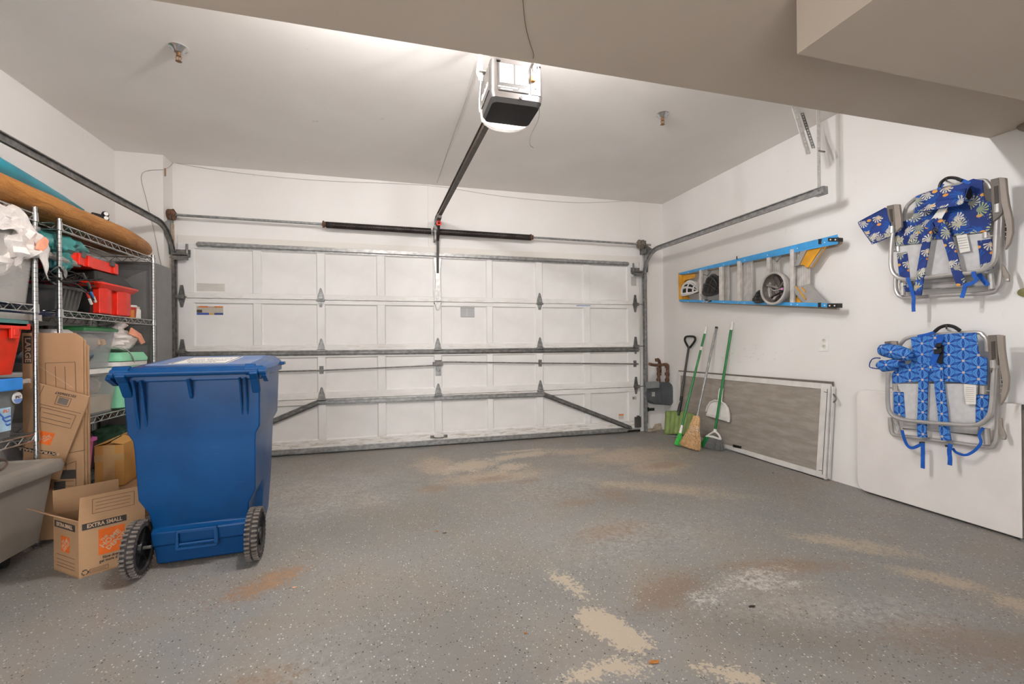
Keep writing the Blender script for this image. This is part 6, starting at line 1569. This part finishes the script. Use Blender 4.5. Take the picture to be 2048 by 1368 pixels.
ribbon('webbing', [(1105, 935), (1070, 990), (1085, 1050), (1062, 1095), (1010, 1140), (950, 1162), (880, 1140), (850, 1105)], .12, webm, .014)
for x_, y_ in ((598, 1058), (812, 1085)): obj('buckle', MB().bar(Q(x_ - 18, y_, .13), Q(x_ + 18, y_ + 2, .13), .012, .018, (1, 0, 0)), black, c2, bevel=.003)
tub('carry_handle', [(702, 138), (745, 105), (800, 88), (860, 98), (912, 130)], .11, black, .010)
ribbon('handle_strap', [(560, 178), (640, 160), (705, 140)], .11, webm, .016)
sheet('care_tag', [(944, 572), (1046, 580), (1044, 742), (962, 742), (946, 640)], .116, strapm, .001)
for i in range(8): sheet('print', [(958, 600 + i * 16), (1030, 604 + i * 16), (1030, 607 + i * 16), (958, 603 + i * 16)], .1165, plain('tag_ink2', '#a29c92', .7), .0004, 0)
pm = MB()
pm.tube([Q(268, 290, .135), Q(300, 292, .14), Q(400, 312, .145), Q(470, 330, .15), Q(508, 338, .15)], [.038, .046, .048, .040, .026], 16, up=(0, 0, 1))
obj('pouch', pm, star, c2, smooth=True)
obj('pouch', MB().tube([Q(250, 405, .125), Q(280, 425, .13), Q(350, 415, .13), Q(430, 385, .13)], [.030, .038, .038, .028], 14, up=(0, 0, 1)), star, c2, smooth=True)
obj('pouch', MB().blob(Q(478, 335, .150), (.03, .028, .033), .15, 6, 75, 18, 12), star, c2, smooth=True)
tub('pouch_loop', [(252, 358), (200, 358), (170, 385), (162, 425), (185, 440), (250, 448)], .13, nav, .0035, 5, 6)
sheet('clear_window', [(250, 362), (200, 362), (172, 388), (166, 422), (186, 436), (248, 442)], .128, clear('clear_vinyl', '#dcdad6', .4), .001, 0)
arm([(1140, 168), (1214, 164), (1222, 300), (1228, 420), (1195, 390), (1160, 480), (1150, 330)], [(1212, 162), (1270, 170), (1276, 290), (1292, 400), (1312, 520), (1306, 620), (1275, 700), (1242, 752), (1255, 650), (1262, 560), (1240, 430), (1222, 300)], [(1168, 222), (1200, 215), (1206, 360), (1172, 372)], .03, .16, c2, Q)
arm([(282, 222), (335, 216), (340, 300), (300, 300)], [(333, 214), (382, 216), (386, 262), (345, 300)], [(296, 236), (322, 232), (325, 270), (300, 270)], .03, .14, c2, Q)
tub('arm_pivot', [(1192, 375), (1195, 440)], .15, silver, .016, 2)
for yy in (535, 570, 605, 650): obj('recline_tooth', MB().bar(Q(1245, yy, .15), Q(1272, yy + 3, .15), .004, .004, (1, 0, 0)), galv_lite, c2)
obj('recline_plate', MB().prism([Q(a, b_, .07) for a, b_ in ((1225, 440), (1262, 500), (1270, 620), (1240, 745), (1228, 700))], (.02, 0, 0)), plain('recline_dark2', '#3a3632', .5), c2, bevel=.003)
sheet('side_lever', [(1228, 858), (1256, 855), (1262, 930), (1292, 1000), (1288, 1035), (1258, 1035), (1232, 960)], .115, armm, .012, .003)
obj('lever_screw', MB().lathe([(.001, -.005), (.007, -.004), (.007, 0)], Q(1272, 1020, .115), (1, 0, 0), 10), galv_lite, c2)
for pts_ in ([(375, 570), (377, 628)], [(1108, 585), (1108, 655)], [(1130, 940), (1140, 1072)]): tub('sleeve', pts_, .095, silver, .016, 2)
tub('stud', [(330, 605), (362, 605)], .11, silver, .005, 2); tub('stud', [(1128, 630), (1165, 630)], .11, silver, .005, 2)
for t_, a, b_ in ((c1, W(1893, 362, 0), W(1893, 362, .12)), (c2, W(1893, 657, 0), W(1893, 657, .12))):
    obj('wall_hook', MB().tube([a, b_, b_ + V((0, 0, .02))], .005, 6), darkg, t_)

# ---------------------------------------------------------------- small debris on the floor
lf = plain('dry_leaf', '#b0702f', .8, 0, .3, 60)
def debris(label, px, py, n, mat, size, kind='leaf'):
    p = P(px, py, 'Z', .002); random.seed(int(px)); pts = []
    for k in range(n):
        a = 2 * PI * k / n; r = size * random.uniform(.5, 1.0); pts.append((p.x + r * math.cos(a) * 1.5, p.y + r * math.sin(a) * .7, .001 + .004 * random.random()))
    obj(kind, MB().prism(pts, (0, 0, .0015)), mat, cat=kind, label=label)
debris('tiny orange leaf fragment at the middle of the floor', 873, 1063, 7, lf, .010)
debris('orange-brown leaf scrap on the floor near the bottom edge', 1306, 1324, 7, lf, .018)
debris('pale leaf scrap on the floor right of the blue bin', 590, 1175, 7, plain('pale_leaf', '#c9a184', .8), .012)
debris('small orange leaf scrap on the floor left of the big peeled patch', 1051, 1266, 6, lf, .007)
debris('small black pebble on the floor below the white stain', 1504, 1213, 8, black, .011, 'pebble')
debris('dark twig fragment on the floor beside the screens', 1546, 946, 4, plain('twig', '#4d3c2e', .8), .012, 'twig')
debris('brown twig fragment beside the tiny orange leaf', 889, 1066, 4, plain('twig2', '#5b4632', .8), .012, 'twig')
debris('tiny yellowish leaf scrap on the floor near the door', 572, 946, 6, plain('yellow_leaf', '#a5854a', .8), .010)
random.seed(1)
